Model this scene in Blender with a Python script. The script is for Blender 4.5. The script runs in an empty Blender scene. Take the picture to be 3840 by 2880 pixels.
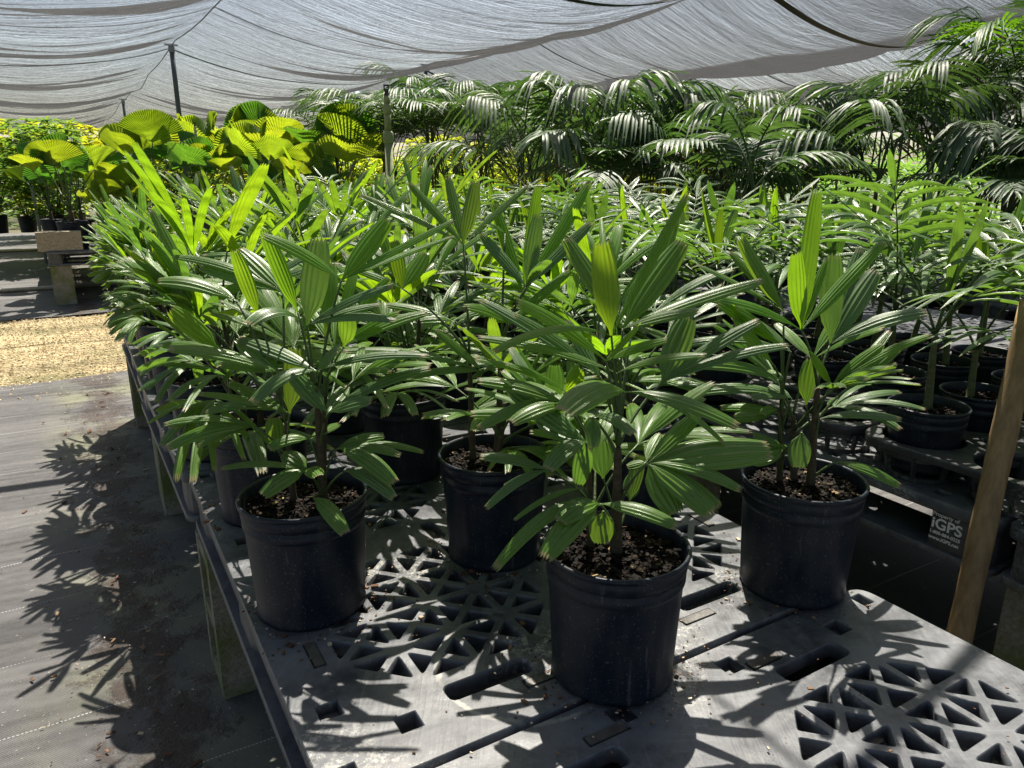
import bpy, math, random
from mathutils import Vector, Matrix
R = math.radians
scene = bpy.context.scene
COL = scene.collection
# ---------------------------------------------------------------- camera, sky, sun, exposure
PITCH = R(15.86)
FH = 0.0
CAMZ = 1.292
cam = bpy.data.objects.new('camera', bpy.data.cameras.new('camera'))
COL.objects.link(cam); scene.camera = cam
cam.location = (0, 0, CAMZ); cam.rotation_euler = (R(90) - PITCH, 0, 0)
cam.data.lens = 26; cam.data.sensor_width = 36; cam.data.clip_end = 500; cam.data.clip_start = .02
SUN_EL, SUN_AZ = 60.0, 4.0            # azimuth measured from +y towards +x
w = bpy.data.worlds.new('World'); scene.world = w; w.use_nodes = True
nt = w.node_tree
sky = nt.nodes.new('ShaderNodeTexSky'); sky.sky_type = 'NISHITA'; sky.sun_disc = False
sky.sun_elevation = R(SUN_EL); sky.sun_rotation = R(SUN_AZ)
sky.air_density = 1.0; sky.dust_density = 2.4; sky.ozone_density = 1.0
bg = nt.nodes['Background']; bg.inputs[1].default_value = 0.06
nt.links.new(sky.outputs[0], bg.inputs[0])
sl = bpy.data.lights.new('sun', 'SUN'); sl.energy = 5.0; sl.angle = R(.5); sl.color = (1, .97, .91)
so = bpy.data.objects.new('sun', sl); COL.objects.link(so)
sd = Vector((math.sin(R(SUN_AZ)) * math.cos(R(SUN_EL)), math.cos(R(SUN_AZ)) * math.cos(R(SUN_EL)), math.sin(R(SUN_EL))))
so.rotation_euler = sd.to_track_quat('Z', 'Y').to_euler()
scene.view_settings.view_transform = 'Standard'; scene.view_settings.look = 'None'
scene.view_settings.exposure = 1.7; scene.view_settings.gamma = 1
cy = scene.cycles
cy.use_denoising = True
cy.max_bounces = 8; cy.transparent_max_bounces = 10; cy.diffuse_bounces = 3; cy.glossy_bounces = 2; cy.transmission_bounces = 4
cy.sample_clamp_indirect = 6; cy.caustics_reflective = False; cy.caustics_refractive = False

# ---------------------------------------------------------------- bench frame: e1 runs away along the benches, e2 across
ROT = math.atan2(.5098, .8603)
C1 = Vector((-.232, .729))
E1 = Vector((-.5098, .8603)); E2 = Vector((.8603, .5098))
TOP = .542
def W(e1, e2, z=0.0):
    p = C1 + E1 * e1 + E2 * e2
    return Vector((p.x, p.y, z))
def at(px, py, Y):
    """point at forward distance Y seen at photo pixel (3840 wide)"""
    u = (px - 1920) / 2773.3; v = (py - 1440) / 2773.3
    fwd = math.cos(PITCH) - v * math.sin(PITCH); dn = math.sin(PITCH) + v * math.cos(PITCH)
    t = Y / fwd
    return Vector((u * t, Y, CAMZ - dn * t))
UP = Vector((0, 0, 1))

# ---------------------------------------------------------------- bookkeeping
def tag(o, label=None, cat=None, group=None, kind=None):
    if label: o['label'] = label
    if cat: o['category'] = cat
    if group: o['group'] = group
    if kind: o['kind'] = kind
    return o
def empty(name, loc, rz=0.0):
    o = bpy.data.objects.new(name, None); COL.objects.link(o)
    o.location = loc; o.rotation_euler = (0, 0, rz); o.empty_display_size = .05
    return o
def part(name, mesh, parent, loc=None, rz=0.0):
    o = bpy.data.objects.new(name, mesh); COL.objects.link(o)
    if parent is not None: o.parent = parent
    if loc is not None: o.location = loc
    if rz: o.rotation_euler = (0, 0, rz)
    return o
def copy_tree(o, parent=None):
    c = o.copy(); COL.objects.link(c); c.parent = parent
    for ch in KIDS.get(o.name, []):
        copy_tree(ch, c)
    return c
KIDS = {}
def reg(root):
    def rec(o):
        KIDS[o.name] = [x for x in ALLC.get(o.name, [])]
        for x in KIDS[o.name]: rec(x)
    ALLC = {}
    for o in COL.objects:
        if o.parent: ALLC.setdefault(o.parent.name, []).append(o)
    rec(root); return root
ORD = ['first', 'second', 'third', 'fourth', 'fifth', 'sixth', 'seventh', 'eighth', 'ninth', 'tenth', 'eleventh', 'twelfth', 'thirteenth', 'fourteenth', 'fifteenth', 'sixteenth', 'seventeenth', 'eighteenth']

# ---------------------------------------------------------------- materials
def mat(name):
    m = bpy.data.materials.new(name); m.use_nodes = True
    return m, m.node_tree, m.node_tree.nodes['Principled BSDF']
def N(nt, t, **kw):
    n = nt.nodes.new(t)
    for k, v in kw.items(): setattr(n, k, v)
    return n
def L(nt, a, b): nt.links.new(a, b)
def noise(nt, vec, scale, detail=4, rough=.55):
    n = N(nt, 'ShaderNodeTexNoise'); n.inputs['Scale'].default_value = scale
    n.inputs['Detail'].default_value = detail; n.inputs['Roughness'].default_value = rough
    if vec: L(nt, vec, n.inputs['Vector'])
    return n
def ramp(nt, fac, stops):
    r = N(nt, 'ShaderNodeValToRGB'); els = r.color_ramp.elements
    while len(els) < len(stops): els.new(.5)
    for e, (p, c) in zip(els, stops):
        e.position = p; e.color = (c[0], c[1], c[2], 1) if hasattr(c, '__len__') else (c, c, c, 1)
    L(nt, fac, r.inputs[0]); return r
def mixc(nt, fac, a, b, mode='MIX'):
    m = N(nt, 'ShaderNodeMix', data_type='RGBA', blend_type=mode)
    for sock, val in ((m.inputs[0], fac), (m.inputs[6], a), (m.inputs[7], b)):
        if hasattr(val, 'default_value') or hasattr(val, 'links'): L(nt, val, sock)
        elif isinstance(val, (int, float)): sock.default_value = val
        else: sock.default_value = (*val, 1)
    return m.outputs[2]
def math_(nt, op, a, b=None, clamp=False):
    m = N(nt, 'ShaderNodeMath', operation=op); m.use_clamp = clamp
    for i, v in enumerate((a, b)):
        if v is None: continue
        if isinstance(v, (int, float)): m.inputs[i].default_value = v
        else: L(nt, v, m.inputs[i])
    return m.outputs[0]
def mapping(nt, vec, scale=(1, 1, 1), rot=(0, 0, 0), loc=(0, 0, 0)):
    m = N(nt, 'ShaderNodeMapping'); m.inputs['Scale'].default_value = scale
    m.inputs['Rotation'].default_value = rot; m.inputs['Location'].default_value = loc
    L(nt, vec, m.inputs[0]); return m.outputs[0]
def bump(nt, bsdf, h, strength, dist):
    b = N(nt, 'ShaderNodeBump'); b.inputs['Strength'].default_value = strength; b.inputs['Distance'].default_value = dist
    L(nt, h, b.inputs['Height']); L(nt, b.outputs[0], bsdf.inputs['Normal']); return b

def leaf_mat(name, dark, light, trans, tfac, rough=.36, veins=22, spec=.5):
    m, nt, p = mat(name)
    tc = N(nt, 'ShaderNodeTexCoord'); oi = N(nt, 'ShaderNodeObjectInfo')
    sep = N(nt, 'ShaderNodeSeparateXYZ'); L(nt, tc.outputs['UV'], sep.inputs[0])
    n = noise(nt, tc.outputs['Object'], 9, 3)
    f = math_(nt, 'ADD', math_(nt, 'MULTIPLY', n.outputs[0], .7), math_(nt, 'MULTIPLY', oi.outputs['Random'], .45), True)
    c = mixc(nt, f, dark, light)
    ph = math_(nt, 'SINE', math_(nt, 'MULTIPLY', sep.outputs[0], veins * 6.283))
    vein = math_(nt, 'MULTIPLY', math_(nt, 'ADD', ph, 1.0), .5)
    c2 = mixc(nt, math_(nt, 'MULTIPLY', vein, .35), c, tuple(x * 1.8 for x in light))
    tipm = math_(nt, 'MULTIPLY', ramp(nt, math_(nt, 'ADD', sep.outputs[1], math_(nt, 'MULTIPLY', noise(nt, tc.outputs['Object'], 60, 2).outputs[0], .06)), [(.985, 0), (1.02, 1)]).outputs[0], .8)
    c2 = mixc(nt, tipm, c2, (.30, .24, .12))
    blot = noise(nt, tc.outputs['Object'], 25, 5, .7)
    c2 = mixc(nt, math_(nt, 'MULTIPLY', ramp(nt, blot.outputs[0], [(.58, 0), (.75, 1)]).outputs[0], .3), c2, tuple(min(1, x * 2.2 + .03) for x in light))
    L(nt, c2, p.inputs['Base Color'])
    rn = noise(nt, tc.outputs['Object'], 45, 3)
    r = math_(nt, 'ADD', math_(nt, 'MULTIPLY', rn.outputs[0], .22), math_(nt, 'ADD', math_(nt, 'MULTIPLY', vein, .16), rough - .16))
    L(nt, r, p.inputs['Roughness']); p.inputs['Specular IOR Level'].default_value = spec
    bump(nt, p, vein, .35, .0012)
    t = N(nt, 'ShaderNodeBsdfTranslucent')
    tcx = mixc(nt, math_(nt, 'MULTIPLY', vein, .5), tuple(x * .72 for x in trans), trans)
    L(nt, mixc(nt, oi.outputs['Random'], tcx, tuple(x * y for x, y in zip(trans, (.6, .75, .8)))), t.inputs[0])
    mx = N(nt, 'ShaderNodeMixShader'); mx.inputs[0].default_value = tfac
    L(nt, p.outputs[0], mx.inputs[1]); L(nt, t.outputs[0], mx.inputs[2])
    L(nt, mx.outputs[0], nt.nodes['Material Output'].inputs[0])
    return m
M = {}
M['leaf'] = leaf_mat('leaf_green', (.044, .110, .014), (.100, .205, .024), (.29, .45, .02), .42, .30, 22, .75)
M['leaf_sil'] = leaf_mat('silvery_leaf', (.038, .088, .024), (.08, .16, .038), (.24, .42, .035), .34, .33, 22, .8)
M['leaf_new'] = leaf_mat('leaf_new_green', (.06, .15, .015), (.10, .23, .02), (.37, .57, .012), .50, .36, 22, .6)
M['kentia'] = leaf_mat('kentia_leaf', (.027, .060, .028), (.054, .104, .042), (.14, .26, .04), .30, .48, 3, .4)
M['kentia_new'] = leaf_mat('kentia_leaf_new', (.04, .12, .02), (.08, .2, .02), (.3, .6, .02), .5, .4, 3)
M['licuala'] = leaf_mat('fan_leaf', (.05, .12, .012), (.09, .20, .02), (.55, .64, .02), .52, .4, 40)
M['licuala_dark'] = leaf_mat('fan_leaf_dark', (.025, .08, .02), (.05, .14, .03), (.18, .4, .02), .45, .35, 30)
M['far'] = leaf_mat('bright_far_leaf', (.09, .17, .012), (.2, .3, .02), (.75, .75, .03), .55, .5, 3)
M['far_green'] = leaf_mat('soft_far_leaf', (.03, .09, .02), (.08, .18, .03), (.3, .5, .05), .5, .5, 3)

def stem_mat(name, a, b, ring=60):
    m, nt, p = mat(name)
    tc = N(nt, 'ShaderNodeTexCoord'); v = mapping(nt, tc.outputs['Object'], (30, 30, 90))
    n = noise(nt, v, 1.4, 5, .7); L(nt, ramp(nt, n.outputs[0], [(.3, a), (.65, b)]).outputs[0], p.inputs['Base Color'])
    p.inputs['Roughness'].default_value = .8; bump(nt, p, n.outputs[0], .8, .003); return m
M['stem'] = stem_mat('fibrous_brown_stem', (.02, .014, .008), (.075, .055, .03))
M['petiole'] = stem_mat('green_petiole', (.03, .06, .015), (.06, .10, .025)); M['petiole'].node_tree.nodes['Principled BSDF'].inputs['Roughness'].default_value = .45
M['trunk_green'] = stem_mat('palm_trunk_green', (.05, .06, .02), (.11, .12, .05))

m, nt, p = mat('black_pot_plastic'); M['pot'] = m
tc = N(nt, 'ShaderNodeTexCoord'); oi = N(nt, 'ShaderNodeObjectInfo')
vv = N(nt, 'ShaderNodeVectorMath', operation='ADD'); L(nt, tc.outputs['Object'], vv.inputs[0]); L(nt, oi.outputs['Random'], vv.inputs[1])
n1 = noise(nt, mapping(nt, vv.outputs[0], (14, 14, 5)), 1, 6, .65)
n2 = noise(nt, vv.outputs[0], 260, 2, .5)
sp = ramp(nt, n2.outputs[0], [(.63, 0), (.70, 1)])
dust = ramp(nt, n1.outputs[0], [(.46, 0), (.7, 1)])
scf = ramp(nt, noise(nt, mapping(nt, vv.outputs[0], (90, 90, 9), (.3, .2, 0)), 1, 3, .6).outputs[0], [(.66, 0), (.72, 1)])
c = mixc(nt, math_(nt, 'MULTIPLY', dust.outputs[0], .55), (.0045, .009, .019), (.045, .043, .042))
c = mixc(nt, math_(nt, 'MULTIPLY', sp.outputs[0], .45), c, (.14, .135, .12))
c = mixc(nt, math_(nt, 'MULTIPLY', scf.outputs[0], .3), c, (.12, .12, .12))
L(nt, c, p.inputs['Base Color'])
L(nt, ramp(nt, n1.outputs[0], [(.35, .33), (.7, .55)]).outputs[0], p.inputs['Roughness']); p.inputs['Specular IOR Level'].default_value = .28
bump(nt, p, n1.outputs[0], .25, .002)

def plastic(name, base, dustc, amount, rings=False, tan=False):
    m, nt, p = mat(name)
    tc = N(nt, 'ShaderNodeTexCoord'); geo = N(nt, 'ShaderNodeNewGeometry')
    n1 = noise(nt, geo.outputs['Position'], 5, 8, .65)
    n2 = noise(nt, mapping(nt, geo.outputs['Position'], (120, 7, 40), (0, 0, R(-25))), 1, 4, .6)
    n3 = noise(nt, geo.outputs['Position'], 38, 5, .7)
    n4 = noise(nt, mapping(nt, geo.outputs['Position'], (9, 170, 40), (0, 0, R(20))), 1, 3, .6)
    f = math_(nt, 'ADD', math_(nt, 'MULTIPLY', n1.outputs[0], 1.0), math_(nt, 'MULTIPLY', n3.outputs[0], .35))
    c = mixc(nt, math_(nt, 'MULTIPLY', ramp(nt, f, [(.52, .1), (.66, .55), (.9, 1)]).outputs[0], amount), base, dustc)
    scr = math_(nt, 'ADD', ramp(nt, n2.outputs[0], [(.60, 0), (.68, 1)]).outputs[0], ramp(nt, n4.outputs[0], [(.62, 0), (.69, 1)]).outputs[0], True)
    c = mixc(nt, math_(nt, 'MULTIPLY', scr, .22), c, tuple(min(1, x * 1.5) for x in dustc))
    if tan:
        nt2 = noise(nt, geo.outputs['Position'], 2.3, 5, .6)
        c = mixc(nt, math_(nt, 'MULTIPLY', ramp(nt, nt2.outputs[0], [(.58, 0), (.72, 1)]).outputs[0], .35), c, (.28, .24, .17))
    if rings:
        for (cx, cyy, r0, wd, k) in rings:
            d = N(nt, 'ShaderNodeVectorMath', operation='DISTANCE')
            sx = N(nt, 'ShaderNodeVectorMath', operation='ADD'); L(nt, geo.outputs['Position'], sx.inputs[0])
            nn = noise(nt, geo.outputs['Position'], 30, 6, .75)
            sc = N(nt, 'ShaderNodeVectorMath', operation='SCALE'); L(nt, nn.outputs['Color'], sc.inputs[0]); sc.inputs['Scale'].default_value = .02
            L(nt, sc.outputs[0], sx.inputs[1]); L(nt, sx.outputs[0], d.inputs[0]); d.inputs[1].default_value = (cx + .01, cyy + .01, TOP + .01)
            a = math_(nt, 'ABSOLUTE', math_(nt, 'SUBTRACT', d.outputs['Value'], r0))
            band = math_(nt, 'SUBTRACT', 1.0, math_(nt, 'DIVIDE', a, wd), True)
            nz = noise(nt, geo.outputs['Position'], 75, 6, .8)
            arc = noise(nt, geo.outputs['Position'], 6.5, 2, .5)
            g = math_(nt, 'MULTIPLY', ramp(nt, math_(nt, 'MULTIPLY', band, math_(nt, 'ADD', nz.outputs[0], .25)), [(.25, 0), (.55, 1)]).outputs[0], ramp(nt, arc.outputs[0], [(.38, 0), (.55, 1)]).outputs[0])
            c = mixc(nt, math_(nt, 'MULTIPLY', g, k), c, (.62, .60, .50))
    ch1 = noise(nt, geo.outputs['Position'], 4.2, 3, .5); ch2 = noise(nt, geo.outputs['Position'], 95, 7, .8)
    chf = math_(nt, 'MULTIPLY', ramp(nt, ch1.outputs[0], [(.56, 0), (.68, 1)]).outputs[0], ramp(nt, ch2.outputs[0], [(.50, 0), (.60, 1)]).outputs[0])
    c = mixc(nt, math_(nt, 'MULTIPLY', chf, .55), c, (.50, .49, .43))
    gr1 = noise(nt, geo.outputs['Position'], 13, 6, .75)
    c = mixc(nt, ramp(nt, gr1.outputs[0], [(.50, 0), (.68, .75)]).outputs[0], c, tuple(x * .6 for x in base))
    L(nt, c, p.inputs['Base Color'])
    L(nt, ramp(nt, f, [(.4, .28), (.9, .58)]).outputs[0], p.inputs['Roughness'])
    p.inputs['Specular IOR Level'].default_value = .5
    nL = noise(nt, geo.outputs['Position'], 9, 3, .5)
    hh_ = math_(nt, 'ADD', math_(nt, 'MULTIPLY', nL.outputs[0], 5.0), math_(nt, 'ADD', n3.outputs[0], n2.outputs[0]))
    bump(nt, p, hh_, .3, .0018)
    return m
M['pallet'] = plastic('grey_pallet_plastic', (.022, .026, .034), (.14, .148, .158), .85, rings=[(.98, .74, .17, .016, .8), (.02, 1.02, .14, .008, .5)], tan=True)
M['pallet_dark'] = plastic('dark_pallet_plastic', (.03, .032, .036), (.13, .13, .125), .7)
M['tray'] = plastic('black_tray_plastic', (.018, .019, .022), (.10, .10, .10), .5)
M['rubber'] = plastic('black_rubber', (.02, .02, .02), (.12, .11, .09), .6)

m, nt, p = mat('potting_bark_soil'); M['soil'] = m
geo = N(nt, 'ShaderNodeNewGeometry')
vo = N(nt, 'ShaderNodeTexVoronoi'); vo.inputs['Scale'].default_value = 130; L(nt, geo.outputs['Position'], vo.inputs['Vector'])
n1 = noise(nt, geo.outputs['Position'], 60, 6, .7)
sepc = N(nt, 'ShaderNodeSeparateColor'); L(nt, vo.outputs['Color'], sepc.inputs[0])
rc = ramp(nt, sepc.outputs[0], [(0, (.004, .003, .0025)), (.7, (.010, .007, .005)), (.88, (.02, .013, .009)), (.95, (.06, .04, .026)), (.985, (.24, .19, .10))])
L(nt, mixc(nt, n1.outputs[0], rc.outputs[0], (.007, .005, .004)), p.inputs['Base Color'])
p.inputs['Roughness'].default_value = .9; p.inputs['Specular IOR Level'].default_value = .15
bump(nt, p, math_(nt, 'ADD', math_(nt, 'MULTIPLY', n1.outputs[0], 1.0), vo.outputs['Distance']), 1.0, .008)
def chips_mat(name, stops, rough=.8):
    m, nt, p = mat(name)
    g = N(nt, 'ShaderNodeNewGeometry'); L(nt, ramp(nt, g.outputs['Random Per Island'], stops).outputs[0], p.inputs['Base Color'])
    n = noise(nt, g.outputs['Position'], 120, 4); bump(nt, p, n.outputs[0], .5, .002)
    p.inputs['Roughness'].default_value = rough; p.inputs['Specular IOR Level'].default_value = .15; return m
M['chips'] = chips_mat('bark_chips', [(0, (.003, .0022, .0018)), (.7, (.010, .0066, .0045)), (.90, (.024, .015, .010)), (.965, (.06, .036, .022)), (1, (.28, .21, .10))])
M['litter'] = chips_mat('leaf_litter', [(0, (.05, .03, .018)), (.5, (.12, .065, .04)), (.8, (.22, .14, .085)), (1, (.5, .44, .33))])
M['stones'] = chips_mat('gravel_stones', [(0, (.22, .17, .09)), (.4, (.42, .33, .19)), (.8, (.60, .50, .32)), (1, (.75, .66, .47))])

m, nt, p = mat('concrete_block'); M['block'] = m
tc = N(nt, 'ShaderNodeTexCoord'); geo = N(nt, 'ShaderNodeNewGeometry')
n1 = noise(nt, geo.outputs['Position'], 7, 6, .65); n2 = noise(nt, geo.outputs['Position'], 90, 5, .7)
c = ramp(nt, n2.outputs[0], [(.3, (.16, .145, .11)), (.7, (.40, .37, .29))])
c2 = mixc(nt, ramp(nt, n1.outputs[0], [(.42, 0), (.62, 1)]).outputs[0], c.outputs[0], (.15, .175, .05))
L(nt, c2, p.inputs['Base Color']); p.inputs['Roughness'].default_value = .95
bump(nt, p, n2.outputs[0], 1.0, .012)
m, nt, p = mat('clean_concrete_block'); M['block_clean'] = m
geo = N(nt, 'ShaderNodeNewGeometry'); n2 = noise(nt, geo.outputs['Position'], 60, 6, .7)
L(nt, ramp(nt, n2.outputs[0], [(.3, (.22, .19, .14)), (.7, (.42, .37, .28))]).outputs[0], p.inputs['Base Color'])
p.inputs['Roughness'].default_value = .95; bump(nt, p, n2.outputs[0], .8, .01)

m, nt, p = mat('woven_ground_fabric'); M['fabric'] = m
tc = N(nt, 'ShaderNodeTexCoord'); ob = tc.outputs['Object']
sep = N(nt, 'ShaderNodeSeparateXYZ'); L(nt, ob, sep.inputs[0])
nb = noise(nt, ob, 1.1, 5, .6); nm = noise(nt, ob, 7, 7, .7); nf = noise(nt, ob, 70, 5, .7)
wx = math_(nt, 'SINE', math_(nt, 'MULTIPLY', sep.outputs[0], 1250)); wy = math_(nt, 'SINE', math_(nt, 'MULTIPLY', sep.outputs[1], 900))
weave = math_(nt, 'MULTIPLY', wx, wy)
c = mixc(nt, math_(nt, 'ADD', math_(nt, 'MULTIPLY', weave, .3), .5), (.036, .035, .036), (.092, .09, .09))
c = mixc(nt, ramp(nt, nb.outputs[0], [(.35, 0), (.75, .35)]).outputs[0], c, (.15, .148, .145))
# white tracer thread every 0.32 m
wob = math_(nt, 'MULTIPLY', math_(nt, 'SUBTRACT', noise(nt, mapping(nt, ob, (1.2, .3, 1)), 1, 2).outputs[0], .5), .05)
yy = math_(nt, 'ADD', sep.outputs[1], wob)
fr = math_(nt, 'ABSOLUTE', math_(nt, 'SUBTRACT', math_(nt, 'FRACT', math_(nt, 'DIVIDE', yy, .32)), .5))
line = math_(nt, 'LESS_THAN', fr, .006)
dash = math_(nt, 'GREATER_THAN', math_(nt, 'SINE', math_(nt, 'MULTIPLY', sep.outputs[0], 700)), -.35)
brk = ramp(nt, noise(nt, mapping(nt, ob, (2.2, 8, 1)), 1, 3).outputs[0], [(.38, .15), (.55, 1)]).outputs[0]
c = mixc(nt, math_(nt, 'MULTIPLY', math_(nt, 'MULTIPLY', line, dash), math_(nt, 'MULTIPLY', brk, .75)), c, (.5, .5, .48))
# brown peat and green algae spread beside the bench foot (local x near -0.1)
dx = math_(nt, 'ABSOLUTE', math_(nt, 'ADD', sep.outputs[0], .13))
near = math_(nt, 'SUBTRACT', 1.0, math_(nt, 'DIVIDE', dx, .33), True)
dirt = ramp(nt, math_(nt, 'ADD', math_(nt, 'MULTIPLY', nm.outputs[0], .75), math_(nt, 'MULTIPLY', near, .26)), [(.54, 0), (.62, 1)]).outputs[0]
dirt = math_(nt, 'MULTIPLY', dirt, ramp(nt, near, [(.05, 0), (.4, 1)]).outputs[0])
alg = math_(nt, 'MULTIPLY', ramp(nt, nb.outputs[0], [(.45, 0), (.6, 1)]).outputs[0], ramp(nt, near, [(0, 0), (.5, .45)]).outputs[0])
c = mixc(nt, alg, c, (.19, .20, .085))
c = mixc(nt, math_(nt, 'MULTIPLY', dirt, .85), c, mixc(nt, nf.outputs[0], (.012, .008, .006), (.06, .035, .025)))
specks = ramp(nt, noise(nt, ob, 95, 2, .5).outputs[0], [(.70, 0), (.74, 1)]).outputs[0]
c = mixc(nt, math_(nt, 'MULTIPLY', specks, .7), c, (.38, .35, .28))
L(nt, c, p.inputs['Base Color']); p.inputs['Roughness'].default_value = .62
bump(nt, p, math_(nt, 'ADD', math_(nt, 'MULTIPLY', weave, .12), math_(nt, 'ADD', nm.outputs[0], math_(nt, 'MULTIPLY', dirt, math_(nt, 'MULTIPLY', nf.outputs[0], 2)))), .55, .012)

m, nt, p = mat('gravel'); M['gravel'] = m
tc = N(nt, 'ShaderNodeTexCoord'); ob = tc.outputs['Object']
vo = N(nt, 'ShaderNodeTexVoronoi'); vo.inputs['Scale'].default_value = 55; L(nt, ob, vo.inputs['Vector'])
n1 = noise(nt, ob, 1.4, 5, .6); n2 = noise(nt, ob, 40, 6, .75)
sepc = N(nt, 'ShaderNodeSeparateColor'); L(nt, vo.outputs['Color'], sepc.inputs[0])
c = ramp(nt, math_(nt, 'ADD', math_(nt, 'MULTIPLY', sepc.outputs[0], .5), math_(nt, 'MULTIPLY', n2.outputs[0], .6)), [(.2, (.26, .21, .12)), (.6, (.50, .40, .21)), (.9, (.68, .58, .36))])
c2 = mixc(nt, ramp(nt, n1.outputs[0], [(.48, 0), (.66, .75)]).outputs[0], c.outputs[0], (.15, .15, .055))
L(nt, c2, p.inputs['Base Color']); p.inputs['Roughness'].default_value = .95
bump(nt, p, math_(nt, 'ADD', vo.outputs['Distance'], n2.outputs[0]), 1, .02)

def simple(name, col, rough=.5, metal=0, col2=None, sc=20):
    m, nt, p = mat(name)
    g = N(nt, 'ShaderNodeNewGeometry'); n = noise(nt, g.outputs['Position'], sc, 6, .65)
    L(nt, ramp(nt, n.outputs[0], [(.3, col), (.7, col2 or tuple(x * .6 for x in col))]).outputs[0], p.inputs['Base Color'])
    p.inputs['Roughness'].default_value = rough; p.inputs['Metallic'].default_value = metal
    bump(nt, p, n.outputs[0], .3, .003); return m
M['pole'] = simple('painted_steel_pole', (.10, .12, .12), .5)
M['galv'] = simple('galvanised_pipe', (.35, .36, .36), .45)
M['pvc'] = simple('yellowed_pvc', (.5, .45, .33), .5)
M['riser'] = simple('mossy_pvc_riser', (.30, .32, .15), .7, 0, (.16, .19, .07), 30)
M['black'] = simple('black_plastic', (.015, .015, .016), .45)
M['white'] = simple('white_print', (.85, .85, .83), .6, 0, (.8, .8, .78))
M['cable'] = simple('steel_cable', (.12, .12, .12), .5)
M['seam'] = simple('dark_seam_tape', (.012, .014, .016), .7)
M['earth'] = simple('dark_earth_and_weeds', (.07, .08, .03), .95, 0, (.12, .10, .06), .8)
m, nt, p = mat('weathered_wood_post'); M['wood'] = m
tc = N(nt, 'ShaderNodeTexCoord')
n1 = noise(nt, mapping(nt, tc.outputs['Object'], (60, 60, 2.5)), 1, 6, .7); n2 = noise(nt, mapping(nt, tc.outputs['Object'], (35, 35, 9)), 1, 3, .6)
c = ramp(nt, n1.outputs[0], [(.3, (.14, .085, .035)), (.7, (.30, .20, .095))])
L(nt, mixc(nt, ramp(nt, n2.outputs[0], [(.68, 0), (.74, .8)]).outputs[0], c.outputs[0], (.05, .03, .015)), p.inputs['Base Color'])
p.inputs['Roughness'].default_value = .7; bump(nt, p, n1.outputs[0], .5, .003)

# shade cloth: woven mesh, lets part of the sun through; ripples along the weave
m, nt, p = mat('shade_cloth'); M['cloth'] = m
tc = N(nt, 'ShaderNodeTexCoord'); uv = tc.outputs['UV']
st = noise(nt, mapping(nt, uv, (.55, 4.2, 1)), 1, 7, .62); st.inputs['Distortion'].default_value = .7
st2 = noise(nt, mapping(nt, uv, (.8, .5, 1), (0, 0, R(8))), 1, 3, .5)
fine = noise(nt, mapping(nt, uv, (2.2, 13, 1)), 1, 5, .7); fine.inputs['Distortion'].default_value = .4
wv = N(nt, 'ShaderNodeTexWave'); wv.wave_type = 'BANDS'; wv.bands_direction = 'Y'; wv.inputs['Scale'].default_value = 7.0
wv.inputs['Distortion'].default_value = 4; wv.inputs['Detail'].default_value = 2; wv.inputs['Detail Scale'].default_value = .6
L(nt, mapping(nt, uv, (.5, 1, 1)), wv.inputs['Vector'])
s = math_(nt, 'ADD', math_(nt, 'MULTIPLY', st.outputs[0], .55), math_(nt, 'ADD', math_(nt, 'MULTIPLY', fine.outputs[0], .3), math_(nt, 'MULTIPLY', st2.outputs[0], .2)))
hgt = s
s = math_(nt, 'ADD', s, math_(nt, 'MULTIPLY', math_(nt, 'SUBTRACT', wv.outputs['Fac'], .5), .05))
# a woven mesh closes up when seen along its surface: threads have thickness
geo = N(nt, 'ShaderNodeNewGeometry'); dt = N(nt, 'ShaderNodeVectorMath', operation='DOT_PRODUCT')
bp = N(nt, 'ShaderNodeBump'); bp.inputs['Strength'].default_value = 1.0; bp.inputs['Distance'].default_value = .16
L(nt, hgt, bp.inputs['Height'])
L(nt, bp.outputs[0], dt.inputs[0]); L(nt, geo.outputs['Incoming'], dt.inputs[1])
ang = ramp(nt, math_(nt, 'ABSOLUTE', dt.outputs['Value']), [(0, .035), (.15, .07), (.38, .14), (.58, 1)]).outputs[0]
openf = math_(nt, 'MULTIPLY', ramp(nt, s, [(.40, .66), (.50, .78), (.58, .88), (.66, 1.0)]).outputs[0], ang)
openf = math_(nt, 'MULTIPLY', openf, math_(nt, 'ADD', math_(nt, 'MULTIPLY', wv.outputs['Fac'], .14), .88))
d = N(nt, 'ShaderNodeBsdfDiffuse'); d.inputs[0].default_value = (.035, .035, .036, 1)
t = N(nt, 'ShaderNodeBsdfTranslucent'); t.inputs[0].default_value = (.024, .024, .024, 1)
ad = N(nt, 'ShaderNodeAddShader'); L(nt, d.outputs[0], ad.inputs[0]); L(nt, t.outputs[0], ad.inputs[1])
tr = N(nt, 'ShaderNodeBsdfTransparent'); tr.inputs[0].default_value = (1, .955, .895, 1)
mx = N(nt, 'ShaderNodeMixShader'); L(nt, openf, mx.inputs[0]); L(nt, ad.outputs[0], mx.inputs[1]); L(nt, tr.outputs[0], mx.inputs[2])
L(nt, bp.outputs[0], d.inputs['Normal']); L(nt, bp.outputs[0], t.inputs['Normal'])
L(nt, mx.outputs[0], nt.nodes['Material Output'].inputs[0])

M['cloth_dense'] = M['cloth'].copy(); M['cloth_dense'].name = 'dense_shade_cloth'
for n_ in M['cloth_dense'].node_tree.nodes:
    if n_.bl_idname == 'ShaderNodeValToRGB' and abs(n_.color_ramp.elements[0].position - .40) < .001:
        for e_ in n_.color_ramp.elements: e_.color = tuple(c_ * .60 for c_ in e_.color[:3]) + (1,)
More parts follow.
